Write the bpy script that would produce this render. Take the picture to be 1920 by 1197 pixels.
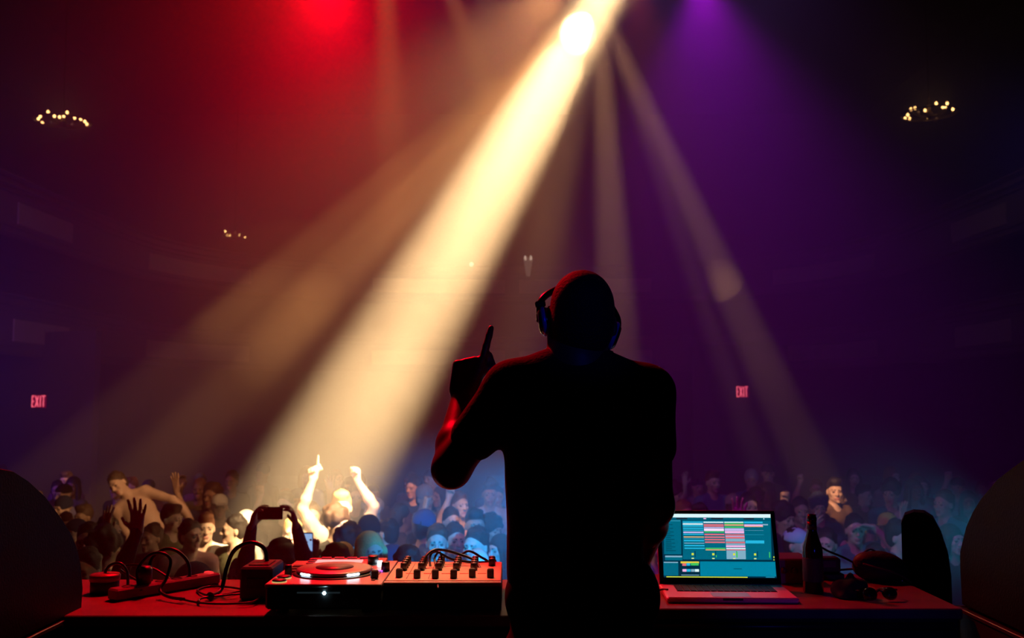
import bpy, bmesh, math, random
import numpy as np
from mathutils import Vector, Matrix, Euler

# ------------------------------------------------------------------ scene
sc = bpy.context.scene
for o in list(bpy.data.objects):
    bpy.data.objects.remove(o, do_unlink=True)
COL = sc.collection
R = math.radians
random.seed(7)

# ------------------------------------------------------------------ camera (35 mm, 1.5 m above the stage, tilted up a little)
F = 1867.0
CAMZ = 1.5
PITCH = math.atan((750 - 598.5) / F)
cam_d = bpy.data.cameras.new('camera')
cam_d.sensor_width = 36.0
cam_d.lens = F / 1920 * 36.0
cam_d.clip_start = 0.05
cam_d.clip_end = 200
cam_d.dof.use_dof = True
cam_d.dof.focus_distance = 2.6
cam_d.dof.aperture_fstop = 5.6
cam = bpy.data.objects.new('camera', cam_d)
cam.location = (0, 0, CAMZ)
cam.rotation_euler = (R(90) + PITCH, 0, 0)
COL.objects.link(cam)
sc.camera = cam


def P(px, py, Y):
    """The point of the hall at depth Y that the photograph shows at pixel (px, py)."""
    x = (px - 960) / F
    u = (598.5 - py) / F
    c, s = math.cos(PITCH), math.sin(PITCH)
    d = Vector((x, c - u * s, s + u * c))
    return Vector((0, 0, CAMZ)) + d * (Y / d.y)


# ------------------------------------------------------------------ world and exposure
w = bpy.data.worlds.new('hall_dark')
sc.world = w
w.use_nodes = True
w.node_tree.nodes['Background'].inputs[0].default_value = (0.10, 0.05, 0.22, 1)
w.node_tree.nodes['Background'].inputs[1].default_value = 0.0
sc.view_settings.view_transform = 'Standard'
sc.view_settings.look = 'None'
sc.view_settings.exposure = 0.0
sc.view_settings.gamma = 1.0
sc.view_settings.use_curve_mapping = False
sc.cycles.max_bounces = 4
sc.cycles.diffuse_bounces = 2
sc.cycles.glossy_bounces = 2
sc.cycles.transmission_bounces = 3
sc.cycles.volume_bounces = 0
sc.cycles.caustics_reflective = False
sc.cycles.caustics_refractive = False
HAZE_DENSITY = 0.04
HAZE_BANK = 0.02
HAZE_G = 0.05


# ------------------------------------------------------------------ lamps of the stage rig, and added fill spots
def spot(name, loc, target, power, color, size, blend=0.5, radius=0.05):
    d = bpy.data.lights.new(name, 'SPOT')
    d.energy = power
    d.color = color
    d.spot_size = R(size)
    d.spot_blend = blend
    d.shadow_soft_size = radius
    o = bpy.data.objects.new(name, d)
    o.location = loc
    dv = Vector(target) - Vector(loc)
    o.rotation_euler = dv.to_track_quat('-Z', 'Y').to_euler()
    COL.objects.link(o)
    return o


WARM = (1.0, 0.50, 0.20)
ORANGE2 = (1.0, 0.42, 0.12)
ORANGE = (1.0, 0.36, 0.10)
PALE = (1.0, 0.64, 0.29)
L1 = P(1122, 4, 6.0)        # where the warm beams cross, just at the top of the picture
L2 = P(1074, 52, 6.2)       # point the core beam passes through, no fixture there
L3 = P(722, -60, 7.0)
L4 = P(826, -60, 7.2)
LRED = P(618, -45, 4.6)
LMAG = P(1312, -50, 5.2)
BEAMS = []


def beam(through, target, back, power, color, size, blend, name='beam_light'):
    """A moving head hung `back` metres up the beam from the point it passes through."""
    d = (Vector(target) - Vector(through)).normalized()
    src = Vector(through) - d * back
    spot(name, src, target, power, color, size, blend, 0.04)
    BEAMS.append((src, Vector(target), color))


beam(L1, P(565, 960, 8.7), 1.6, 66000, PALE, 12.0, 0.9, 'main_beam_light')
beam(L2, P(650, 860, 8.7), 1.2, 15000, PALE, 5.6, 0.9, 'main_beam_core_light')
beam(L1, P(1010, 480, 7.4), 1.2, 4200, WARM, 9.0, 1.0)
beam(L1, P(640, 420, 8.4), 1.8, 17000, ORANGE2, 4.6, 0.7)
beam(L1, P(440, 720, 11.5), 1.4, 24000, ORANGE2, 6.0, 0.8)
beam(L1, P(1158, 640, 9.5), 0.8, 6500, WARM, 6.0, 0.6)
beam(L1, P(1548, 940, 11.0), 0.8, 5600, WARM, 5.0, 0.6)
beam(L3, P(745, 560, 9.5), 0.8, 2600, ORANGE, 10.0, 1.0)
beam(L4, P(925, 190, 9.0), 0.8, 3000, ORANGE, 8.0, 1.0)
# added wide lamp standing in for soft warm spill
spot('warm_spill_fill', P(1060, -60, 6.2), P(800, 380, 9.0), 1000, (1.0, 0.40, 0.14), 62, 1.0, 0.1)
# colour washes
spot('red_wash_light', LRED, (-0.62, 3.1, 0.9), 400, (1.0, 0.0, 0.010), 64, 0.9, 0.06)
spot('red_haze_fill', P(612, -38, 5.4), P(590, 150, 3.2), 560, (1.0, 0.0, 0.008), 108, 0.9, 0.06)  # added lamp that widens the red glow in the haze
spot('red_back_fill', P(560, -120, 7.5), P(470, 250, 11.0), 240, (1.0, 0.03, 0.01), 80, 1.0, 0.1)  # added dim red fill for the far haze on the left
spot('magenta_wash_light', LMAG, (1.5, 6.6, 2.1), 210, (0.45, 0.0, 0.80), 90, 0.9, 0.06)
spot('pink_wash_light', P(1200, -40, 5.6), P(1190, 400, 6.4), 30, (1.0, 0.1, 0.06), 80, 0.9, 0.05)
spot('violet_fill_light', (1.0, 5.6, 6.2), (1.0, 17.0, 4.2), 1000, (0.21, 0.12, 0.60), 76, 1.0, 0.3)  # added general violet fill for the hall
spot('blue_wash_light', (-7.6, 9.0, 2.2), (-7.0, 17.0, 2.6), 900, (0.09, 0.03, 0.62), 120, 1.0, 0.2)
spot('blue_wash_light', (6.5, 10.0, 4.4), (4.5, 18.0, 2.5), 120, (0.09, 0.05, 0.55), 120, 1.0, 0.2)
# cyan stage-edge lamps that light the crowd's faces
spot('cyan_front_light', (0.35, 3.9, 1.25), P(830, 1012, 7.2), 1500, (0.0, 0.34, 1.0), 27, 0.8, 0.06)
spot('teal_front_light', (1.97, 3.92, 0.98), P(1610, 1000, 7.6), 170, (0.0, 0.48, 0.85), 30, 0.9, 0.06)
spot('warm_pin_fill', L1, P(1450, 945, 9.8), 1700, WARM, 4.2, 0.9, 0.04)  # added pin spot, only to warm figures above the laptop
spot('warm_side_fill', (1.2, 5.2, 4.3), P(285, 915, 10.0), 2600, (1.0, 0.50, 0.20), 11, 0.9, 0.06)  # added spot to brighten the crowd at the left
spot('warm_booth_fill', (-0.1, 4.4, 3.5), (-0.27, 2.93, 1.0), 260, (1.0, 0.62, 0.28), 11, 0.9, 0.05)  # added spot for the warm tone on the mixer plate
# added blue spots behind the performer, for glints on headphones and rail
spot('blue_glint_light', (0.9, 0.3, 2.2), P(1090, 615, 2.45), 14.0, (0.02, 0.05, 1.0), 9, 0.9, 0.03)
spot('blue_rail_glint', (1.25, 0.6, 1.3), (0.95, 2.86, 0.86), 7.0, (0.03, 0.04, 1.0), 22, 0.9, 0.03)


# ------------------------------------------------------------------ materials
MATS = {}


def mat(name, color, rough=0.6, metal=0.0, emit=None, emit_s=0.0, noise=0.0, nscale=20.0, spec=0.5, alpha=1.0, trans=0.0, bump=0.0):
    if name in MATS:
        return MATS[name]
    m = bpy.data.materials.new(name)
    m.use_nodes = True
    nt = m.node_tree
    b = nt.nodes['Principled BSDF']
    c4 = (*color, 1)
    b.inputs['Base Color'].default_value = c4
    b.inputs['Roughness'].default_value = rough
    b.inputs['Metallic'].default_value = metal
    b.inputs['Specular IOR Level'].default_value = spec
    b.inputs['Transmission Weight'].default_value = trans
    if emit:
        b.inputs['Emission Color'].default_value = (*emit, 1)
        b.inputs['Emission Strength'].default_value = emit_s
    if noise or bump:
        tc = nt.nodes.new('ShaderNodeTexCoord')
        nz = nt.nodes.new('ShaderNodeTexNoise')
        nz.inputs['Scale'].default_value = nscale
        nz.inputs['Detail'].default_value = 4
        nt.links.new(tc.outputs['Object'], nz.inputs['Vector'])
        if noise:
            mx = nt.nodes.new('ShaderNodeMix')
            mx.data_type = 'RGBA'
            mx.inputs[6].default_value = tuple(max(0, v * (1 - noise)) for v in color) + (1,)
            mx.inputs[7].default_value = tuple(min(1, v * (1 + noise)) for v in color) + (1,)
            nt.links.new(nz.outputs['Fac'], mx.inputs[0])
            nt.links.new(mx.outputs[2], b.inputs['Base Color'])
        if bump:
            bp = nt.nodes.new('ShaderNodeBump')
            bp.inputs['Strength'].default_value = bump
            bp.inputs['Distance'].default_value = 0.01
            nt.links.new(nz.outputs['Fac'], bp.inputs['Height'])
            nt.links.new(bp.outputs['Normal'], b.inputs['Normal'])
    m.cycles.emission_sampling = 'NONE'
    MATS[name] = m
    return m


# ------------------------------------------------------------------ mesh helpers
class MB:
    """Collects shapes into one mesh."""

    def __init__(self):
        self.v = []
        self.f = []
        self.m = []

    def add(self, verts, faces, mi=0):
        o = len(self.v)
        self.v += [tuple(p) for p in verts]
        self.f += [tuple(i + o for i in f) for f in faces]
        self.m += [mi] * len(faces)
        return self

    def box(self, c, s, rz=0.0, mi=0, bev=0.0, mtx=None):
        x, y, z = s[0] / 2, s[1] / 2, s[2] / 2
        if bev > 0:
            b = min(bev, x * .9, y * .9, z * .9)
            pts = []
            faces = []
            rings = [(-z, b), (-z + b, 0), (z - b, 0), (z, b)]
            for zz, ins in rings:
                xx, yy = x - ins, y - ins
                bb = b if ins == 0 else b * .4
                pts += [(-xx + bb, -yy, zz), (xx - bb, -yy, zz), (xx, -yy + bb, zz), (xx, yy - bb, zz),
                        (xx - bb, yy, zz), (-xx + bb, yy, zz), (-xx, yy - bb, zz), (-xx, -yy + bb, zz)]
            for r in range(3):
                for i in range(8):
                    j = (i + 1) % 8
                    faces.append((r * 8 + i, r * 8 + j, r * 8 + 8 + j, r * 8 + 8 + i))
            faces.append(tuple(range(7, -1, -1)))
            faces.append(tuple(range(24, 32)))
        else:
            pts = [(-x, -y, -z), (x, -y, -z), (x, y, -z), (-x, y, -z), (-x, -y, z), (x, -y, z), (x, y, z), (-x, y, z)]
            faces = [(3, 2, 1, 0), (4, 5, 6, 7), (0, 1, 5, 4), (1, 2, 6, 5), (2, 3, 7, 6), (3, 0, 4, 7)]
        M = Matrix.Translation(Vector(c)) @ Matrix.Rotation(rz, 4, 'Z')
        if mtx is not None:
            M = mtx @ M
        return self.add([M @ Vector(p) for p in pts], faces, mi)

    def lathe(self, prof, c=(0, 0, 0), n=24, mi=0, mtx=None):
        """prof: list of (r, z)."""
        M = Matrix.Translation(Vector(c))
        if mtx is not None:
            M = mtx @ M
        pts, faces = [], []
        for r, z in prof:
            for i in range(n):
                a = 2 * math.pi * i / n
                pts.append(M @ Vector((r * math.cos(a), r * math.sin(a), z)))
        for k in range(len(prof) - 1):
            for i in range(n):
                j = (i + 1) % n
                faces.append((k * n + i, k * n + j, k * n + n + j, k * n + n + i))
        if prof[0][0] > 1e-6:
            faces.append(tuple(range(n - 1, -1, -1)))
        if prof[-1][0] > 1e-6:
            faces.append(tuple(range((len(prof) - 1) * n, len(prof) * n)))
        return self.add(pts, faces, mi)

    def tube(self, path, r, n=8, mi=0, closed=False, cap=True):
        path = [Vector(p) for p in path]
        k = len(path)
        pts, faces = [], []
        up = Vector((0.13, 0.21, 0.97)).normalized()
        for i, p in enumerate(path):
            a = path[(i - 1) % k] if (closed or i > 0) else p
            b = path[(i + 1) % k] if (closed or i < k - 1) else p
            t = (b - a)
            t = t.normalized() if t.length > 1e-9 else Vector((0, 0, 1))
            s = up - t * up.dot(t)
            if s.length < 1e-3:
                s = Vector((1, 0, 0)) - t * t.x
            s.normalize()
            up = s
            q = t.cross(s)
            rr = r[i] if isinstance(r, (list, tuple)) else r
            for j in range(n):
                an = 2 * math.pi * j / n
                pts.append(p + s * (rr * math.cos(an)) + q * (rr * math.sin(an)))
        for i in range(k if closed else k - 1):
            i2 = (i + 1) % k
            for j in range(n):
                j2 = (j + 1) % n
                faces.append((i * n + j, i * n + j2, i2 * n + j2, i2 * n + j))
        if not closed and cap:
            faces.append(tuple(range(n - 1, -1, -1)))
            faces.append(tuple(range((k - 1) * n, k * n)))
        return self.add(pts, faces, mi)

    def prism(self, outline, depth, mtx, mi=0):
        """outline in local XY extruded along local Z from 0 to depth."""
        n = len(outline)
        pts = [mtx @ Vector((x, y, 0)) for x, y in outline] + [mtx @ Vector((x, y, depth)) for x, y in outline]
        faces = [tuple(range(n - 1, -1, -1)), tuple(range(n, 2 * n))]
        for i in range(n):
            j = (i + 1) % n
            faces.append((i, j, n + j, n + i))
        return self.add(pts, faces, mi)

    def mesh(self, name, smooth=False):
        me = bpy.data.meshes.new(name)
        me.from_pydata(self.v, [], self.f)
        if any(self.m):
            me.polygons.foreach_set('material_index', self.m)
        if smooth:
            me.polygons.foreach_set('use_smooth', [True] * len(me.polygons))
        bm = bmesh.new()
        bm.from_mesh(me)
        bmesh.ops.recalc_face_normals(bm, faces=bm.faces)
        bm.to_mesh(me)
        bm.free()
        me.update()
        return me

    def build(self, name, material, parent=None, smooth=False, loc=(0, 0, 0), rot=(0, 0, 0)):
        me = self.mesh(name, smooth)
        for m_ in (material if isinstance(material, (list, tuple)) else [material]):
            me.materials.append(m_)
        return link(name, me, parent, loc, rot)


def link(name, me, parent=None, loc=(0, 0, 0), rot=(0, 0, 0)):
    o = bpy.data.objects.new(name, me)
    COL.objects.link(o)
    o.location = loc
    o.rotation_euler = rot
    if parent is not None:
        o.parent = parent
    return o


def empty(name, loc=(0, 0, 0), rot=(0, 0, 0)):
    o = bpy.data.objects.new(name, None)
    o.empty_display_size = 0.1
    o.location = loc
    o.rotation_euler = rot
    COL.objects.link(o)
    return o


def tag(o, label=None, cat=None, group=None, kind=None):
    if label:
        o['label'] = label
    if cat:
        o['category'] = cat
    if group:
        o['group'] = group
    if kind:
        o['kind'] = kind
    return o


def arc(c, r, a0, a1, n=16, plane='xz'):
    out = []
    for i in range(n + 1):
        a = a0 + (a1 - a0) * i / n
        u, v = r * math.cos(a), r * math.sin(a)
        if plane == 'xz':
            out.append((c[0] + u, c[1], c[2] + v))
        elif plane == 'xy':
            out.append((c[0] + u, c[1] + v, c[2]))
        else:
            out.append((c[0], c[1] + u, c[2] + v))
    return out


def smooth_path(pts, sub=8):
    """Catmull-Rom through pts."""
    pts = [Vector(p) for p in pts]
    out = []
    n = len(pts)
    for i in range(n - 1):
        p0 = pts[max(i - 1, 0)]
        p1, p2 = pts[i], pts[i + 1]
        p3 = pts[min(i + 2, n - 1)]
        for k in range(sub):
            t = k / sub
            out.append(0.5 * ((2 * p1) + (p2 - p0) * t + (2 * p0 - 5 * p1 + 4 * p2 - p3) * t * t + (3 * p1 - p0 - 3 * p2 + p3) * t ** 3))
    out.append(pts[-1])
    return out


# ------------------------------------------------------------------ the hall
STAGE_Y = 4.0
FLOOR = -1.2
M_floor = mat('worn_wood_floor', (0.10, 0.07, 0.05), 0.5, noise=0.4, nscale=6)
M_stage = mat('black_stage_deck', (0.02, 0.02, 0.022), 0.6, noise=0.4, nscale=9)
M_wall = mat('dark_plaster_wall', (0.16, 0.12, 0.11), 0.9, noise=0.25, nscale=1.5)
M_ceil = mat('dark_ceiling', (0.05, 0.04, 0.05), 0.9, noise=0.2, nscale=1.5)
M_cream = mat('cream_plaster_panel', (0.80, 0.66, 0.46), 0.7, noise=0.12, nscale=4)
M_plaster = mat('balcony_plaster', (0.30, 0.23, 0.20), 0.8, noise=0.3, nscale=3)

tag(MB().box((0, 20, FLOOR - 0.1), (28, 34, 0.2)).build('floor', M_floor), kind='structure', label='dark hall floor under the dancing crowd')
tag(MB().box((0, 0.5, -0.6), (28, 7.0, 1.196)).build('stage', M_stage), kind='structure', label='black stage floor the performer stands on')
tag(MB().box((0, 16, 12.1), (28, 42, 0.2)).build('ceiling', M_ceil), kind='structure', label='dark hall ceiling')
tag(MB().box((-13.1, 16, 5.4), (0.2, 42, 13.4)).build('wall_left', M_wall), kind='structure')
tag(MB().box((13.1, 16, 5.4), (0.2, 42, 13.4)).build('wall_right', M_wall), kind='structure')
tag(MB().box((0, 36.1, 5.4), (26, 0.2, 13.4)).build('wall_back', M_wall), kind='structure')

# horseshoe balconies
AX, Y_STR, BY = 9.7, 24.0, 8.0


def horseshoe(t):
    """t in 0..1 from the left front to the right front; returns (x, y)."""
    L1_, L2_ = Y_STR - 7.0, 17.5
    tot = 2 * L1_ + L2_
    s = t * tot
    if s < L1_:
        return -AX, 7.0 + s
    if s > L1_ + L2_:
        return AX, 7.0 + (tot - s)
    a = math.pi * (1 - (s - L1_) / L2_)
    ca, sa = math.cos(a), math.sin(a)
    e = 2 / 2.5
    return AX * math.copysign(abs(ca) ** e, ca), Y_STR + BY * abs(sa) ** e


def sweep(mb, profile, t0, t1, n):
    """profile: list of (outward offset, z); outward = away from the hall centre."""
    rows = []
    for i in range(n + 1):
        t = t0 + (t1 - t0) * i / n
        x, y = horseshoe(t)
        xa, ya = horseshoe(max(t - .002, 0))
        xb, yb = horseshoe(min(t + .002, 1))
        tx, ty = xb - xa, yb - ya
        l = math.hypot(tx, ty) or 1
        ox, oy = -ty / l, tx / l
        rows.append([(x + ox * d, y + oy * d, z) for d, z in profile])
    k = len(profile)
    vs = [p for r in rows for p in r]
    fs = []
    for i in range(n):
        for j in range(k):
            j2 = (j + 1) % k
            fs.append((i * k + j, i * k + j2, (i + 1) * k + j2, (i + 1) * k + j))
    fs.append(tuple(range(k - 1, -1, -1)))
    fs.append(tuple(n * k + j for j in range(k)))
    mb.add(vs, fs)


def balcony(zc, label, panels, pz, ph):
    """zc: height of the panel band's middle."""
    e = empty('balcony', (0, 0, 0))
    mb = MB()
    sweep(mb, [(0, zc - .42), (0.12, zc - .42), (0.12, zc + .62), (0, zc + .62)], 0, 1, 96)
    mb.build('parapet', M_plaster, e)
    for k, (dz, pr, hh) in enumerate(((-.44, .07, .07), (-.30, .04, .04), (.36, .05, .04), (.48, .09, .05), (.66, .12, .08))):
        mb = MB()
        sweep(mb, [(-pr, zc + dz), (0.0, zc + dz - hh * .6), (0.14, zc + dz - hh * .6), (0.14, zc + dz + hh * .6), (-pr, zc + dz + hh * .4)], 0, 1, 96)
        mb.build('moulding', M_plaster, e)
    mb = MB()
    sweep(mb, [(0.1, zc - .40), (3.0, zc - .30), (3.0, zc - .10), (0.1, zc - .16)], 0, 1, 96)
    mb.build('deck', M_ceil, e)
    for t0, t1 in panels:
        mb = MB()
        sweep(mb, [(-.035, pz - ph / 2), (0.01, pz - ph / 2 - .02), (0.01, pz + ph / 2 + .02), (-.035, pz + ph / 2)], t0, t1, 8)
        mb.build('panel', M_cream, e)
    tag(e, label, kind='structure')


TOT = 2 * (Y_STR - 7) + 17.5
pan = []
for a, b in ((5.0, 7.5), (12.3, 14.7), (18.0, 20.9), (25.8, 27.9)):
    pan.append((a / TOT, b / TOT))
    pan.append((1 - b / TOT, 1 - a / TOT))
balcony(5.15, 'upper horseshoe balcony with cream panels around the hall', pan, 5.15, 0.42)
balcony(2.85, 'lower horseshoe balcony with cream panels above the crowd', pan, 2.85, 0.42)

# ------------------------------------------------------------------ haze


def haze_mat(name, density):
    m = bpy.data.materials.new(name)
    m.use_nodes = True
    nt = m.node_tree
    nt.nodes.clear()
    out = nt.nodes.new('ShaderNodeOutputMaterial')
    vs = nt.nodes.new('ShaderNodeVolumeScatter')
    vs.inputs['Color'].default_value = (1, 1, 1, 1)
    vs.inputs['Density'].default_value = density
    vs.inputs['Anisotropy'].default_value = HAZE_G
    nt.links.new(vs.outputs[0], out.inputs['Volume'])
    return m


tag(MB().box((0, 19.75, 5.4), (25.9, 32.3, 13.1)).build('stage_haze', haze_mat('thin_stage_haze', HAZE_DENSITY)), 'thin stage haze hanging over the whole hall', 'haze', kind='stuff')
tag(MB().box((0, 6.9, 2.1), (11, 4.8, 6.5)).build('added_haze_bank', haze_mat('stage_front_haze', HAZE_BANK)), 'added thicker bank of haze in front of the stage', 'haze', kind='stuff')  # added slab, lifts the beams against the lit crowd


# ------------------------------------------------------------------ organic shapes: smooth unions of limbs, meshed with surface nets
class Field:
    def __init__(self):
        self.prims = []      # (kind, group, params, k)

    def cone(self, a, b, r1, r2, g=0, k=0.03, op=1, flat=None):
        """Tapered limb from a to b; flat = (axis vector, factor) squeezes it along the axis."""
        self.prims.append(('c', g, (np.array(a, float), np.array(b, float), r1, r2, flat), k, op))
        return self

    def ell(self, c, r, g=0, k=0.03, op=1, rot=None):
        self.prims.append(('e', g, (np.array(c, float), np.array(r, float), rot), k, op))
        return self

    def cut(self, p, n, k=0.004):
        """Keep only the half space (x - p).n < 0."""
        self.prims.append(('h', 0, (np.array(p, float), np.array(n, float)), k, -2))
        return self

    @staticmethod
    def dist(pr, X):
        kind, g, q, k, op = pr
        if kind == 'c':
            a, b, r1, r2, flat = q
            ba = b - a
            pa = X - a.astype(X.dtype)
            t = np.clip((pa @ ba.astype(X.dtype)) / max(float(ba @ ba), 1e-9), 0, 1)
            d = pa - t[..., None] * ba.astype(X.dtype)
            if flat is not None:
                ax, f = np.array(flat[0], float), flat[1]
                ax = (ax / np.linalg.norm(ax)).astype(X.dtype)
                d = d + (d @ ax)[..., None] * ax * np.float32(1 / f - 1)
            return np.sqrt((d * d).sum(-1)) - (r1 + t * (r2 - r1))
        if kind == 'e':
            c, r, rot = q
            p = X - c.astype(X.dtype)
            if rot is not None:
                p = p @ np.array(rot, dtype=X.dtype)
            k0 = np.sqrt(((p / r.astype(X.dtype)) ** 2).sum(-1))
            k1 = np.sqrt(((p / (r * r).astype(X.dtype)) ** 2).sum(-1))
            return np.where(k1 > 1e-6, k0 * (k0 - 1) / np.maximum(k1, 1e-6), -r.min())
        p0, n = q
        n = n / np.linalg.norm(n)
        return (X - p0.astype(X.dtype)) @ n.astype(X.dtype)

    def bounds(self):
        lo = np.full(3, 1e9)
        hi = -lo
        for kind, g, q, k, op in self.prims:
            if op != 1:
                continue
            if kind == 'c':
                a, b, r1, r2, _ = q
                r = max(r1, r2)
                lo = np.minimum(lo, np.minimum(a, b) - r)
                hi = np.maximum(hi, np.maximum(a, b) + r)
            else:
                rr = q[1] if q[2] is None else np.full(3, q[1].max())
                lo = np.minimum(lo, q[0] - rr)
                hi = np.maximum(hi, q[0] + rr)
        return lo, hi

    def mesh(self, h):
        lo, hi = self.bounds()
        lo = lo - 3 * h
        n = np.ceil((hi - lo) / h).astype(int) + 4
        ax = [(lo[i] + h * np.arange(n[i])).astype(np.float32) for i in range(3)]
        D = np.full(tuple(n), 0.25, np.float32)
        for pr in self.prims:
            kind, g, q, k, op = pr
            if kind == 'c':
                a, b, r1, r2, _ = q
                r = max(r1, r2) + k + 3 * h
                l, u = np.minimum(a, b) - r, np.maximum(a, b) + r
            elif kind == 'e':
                rr = q[1] if q[2] is None else np.full(3, q[1].max())
                l, u = q[0] - rr - k - 3 * h, q[0] + rr + k + 3 * h
            else:
                l, u = lo, hi + 9
            i0 = np.clip(np.floor((l - lo) / h).astype(int), 0, n - 1)
            i1 = np.clip(np.ceil((u - lo) / h).astype(int) + 1, 1, n)
            sl = tuple(slice(i0[i], i1[i]) for i in range(3))
            X = np.stack(np.meshgrid(ax[0][sl[0]], ax[1][sl[1]], ax[2][sl[2]], indexing='ij'), -1)
            d = Field.dist(pr, X).astype(np.float32)
            cur = D[sl]
            if op == 1:
                hh = np.maximum(k - np.abs(cur - d), 0) / k
                D[sl] = np.minimum(cur, d) - hh * hh * k * 0.25
            else:
                e = -d if op == -1 else d
                hh = np.maximum(k - np.abs(cur - e), 0) / k
                D[sl] = np.maximum(cur, e) + hh * hh * k * 0.25
        return surface_nets(D, lo, h)

    def groups(self, pts):
        best = np.full(len(pts), 1e9)
        gi = np.zeros(len(pts), int)
        X = pts.astype(np.float32)
        for pr in self.prims:
            if pr[4] != 1:
                continue
            d = Field.dist(pr, X)
            mk = d < best
            best[mk] = d[mk]
            gi[mk] = pr[1]
        return gi


def surface_nets(D, lo, h):
    S = D < 0
    c = S[:-1, :-1, :-1].astype(np.int8)
    tot = np.zeros(c.shape, np.int8)
    corners = [(i, j, k) for i in (0, 1) for j in (0, 1) for k in (0, 1)]
    nx, ny, nz = c.shape
    for i, j, k in corners:
        tot += S[i:i + nx, j:j + ny, k:k + nz]
    act = (tot > 0) & (tot < 8)
    ids = np.argwhere(act)
    idx = np.full(c.shape, -1, np.int64)
    idx[act] = np.arange(len(ids))
    acc = np.zeros((len(ids), 3))
    cnt = np.zeros(len(ids))
    edges = []
    for a in corners:
        for d in range(3):
            if a[d] == 0:
                b = list(a)
                b[d] = 1
                edges.append((a, tuple(b)))
    for a, b in edges:
        va = D[ids[:, 0] + a[0], ids[:, 1] + a[1], ids[:, 2] + a[2]]
        vb = D[ids[:, 0] + b[0], ids[:, 1] + b[1], ids[:, 2] + b[2]]
        mk = (va < 0) != (vb < 0)
        t = np.where(mk, va / np.where(mk, va - vb, 1), 0)
        p = np.array(a)[None] + t[:, None] * (np.array(b) - np.array(a))[None]
        acc[mk] += p[mk]
        cnt[mk] += 1
    V = lo + h * (ids + acc / cnt[:, None])
    quads = []
    for d in range(3):
        sl0 = [slice(1, -1)] * 3
        sl1 = [slice(1, -1)] * 3
        sl0[d] = slice(0, -1)
        sl1[d] = slice(1, None)
        A, B = S[tuple(sl0)], S[tuple(sl1)]
        e = np.argwhere(A != B)
        off = np.ones(3, int)
        off[d] = 0
        base = e + off
        ins = A[tuple(e.T)]
        u, v = (d + 1) % 3, (d + 2) % 3
        du = np.zeros(3, int)
        du[u] = 1
        dv = np.zeros(3, int)
        dv[v] = 1
        q = [idx[tuple((base - du - dv).T)], idx[tuple((base - dv).T)], idx[tuple(base.T)], idx[tuple((base - du).T)]]
        q = np.stack(q, 1)
        q[~ins] = q[~ins][:, ::-1]
        quads.append(q)
    return V, np.concatenate(quads)


def np_mesh(name, V, Q, gi=None, smooth=True):
    me = bpy.data.meshes.new(name)
    me.vertices.add(len(V))
    me.vertices.foreach_set('co', np.asarray(V, np.float32).ravel())
    me.loops.add(Q.size)
    me.loops.foreach_set('vertex_index', Q.astype(np.int32).ravel())
    me.polygons.add(len(Q))
    me.polygons.foreach_set('loop_start', np.arange(0, Q.size, 4, dtype=np.int32))
    if gi is not None:
        me.polygons.foreach_set('material_index', gi.astype(np.int32))
    me.polygons.foreach_set('use_smooth', np.full(len(Q), smooth))
    me.update(calc_edges=True)
    me.validate()
    return me


def relax(V, Q, it=1, lam=0.5):
    n = len(V)
    a = np.concatenate([Q[:, [0, 1]], Q[:, [1, 2]], Q[:, [2, 3]], Q[:, [3, 0]]])
    deg = np.bincount(a[:, 0], minlength=n) + np.bincount(a[:, 1], minlength=n)
    for _ in range(it):
        s = np.zeros_like(V)
        for c in range(3):
            s[:, c] = np.bincount(a[:, 0], V[a[:, 1], c], n) + np.bincount(a[:, 1], V[a[:, 0], c], n)
        V = V * (1 - lam) + lam * s / np.maximum(deg, 1)[:, None]
    return V


def field_mesh(name, f, h, groups=False, it=2):
    V, Q = f.mesh(h)
    V = relax(V, Q, it)
    gi = f.groups(V[Q].mean(1)) if groups else None
    return np_mesh(name, V, Q, gi)


def nv(v):
    v = np.array(v, float)
    return v / np.linalg.norm(v)


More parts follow.
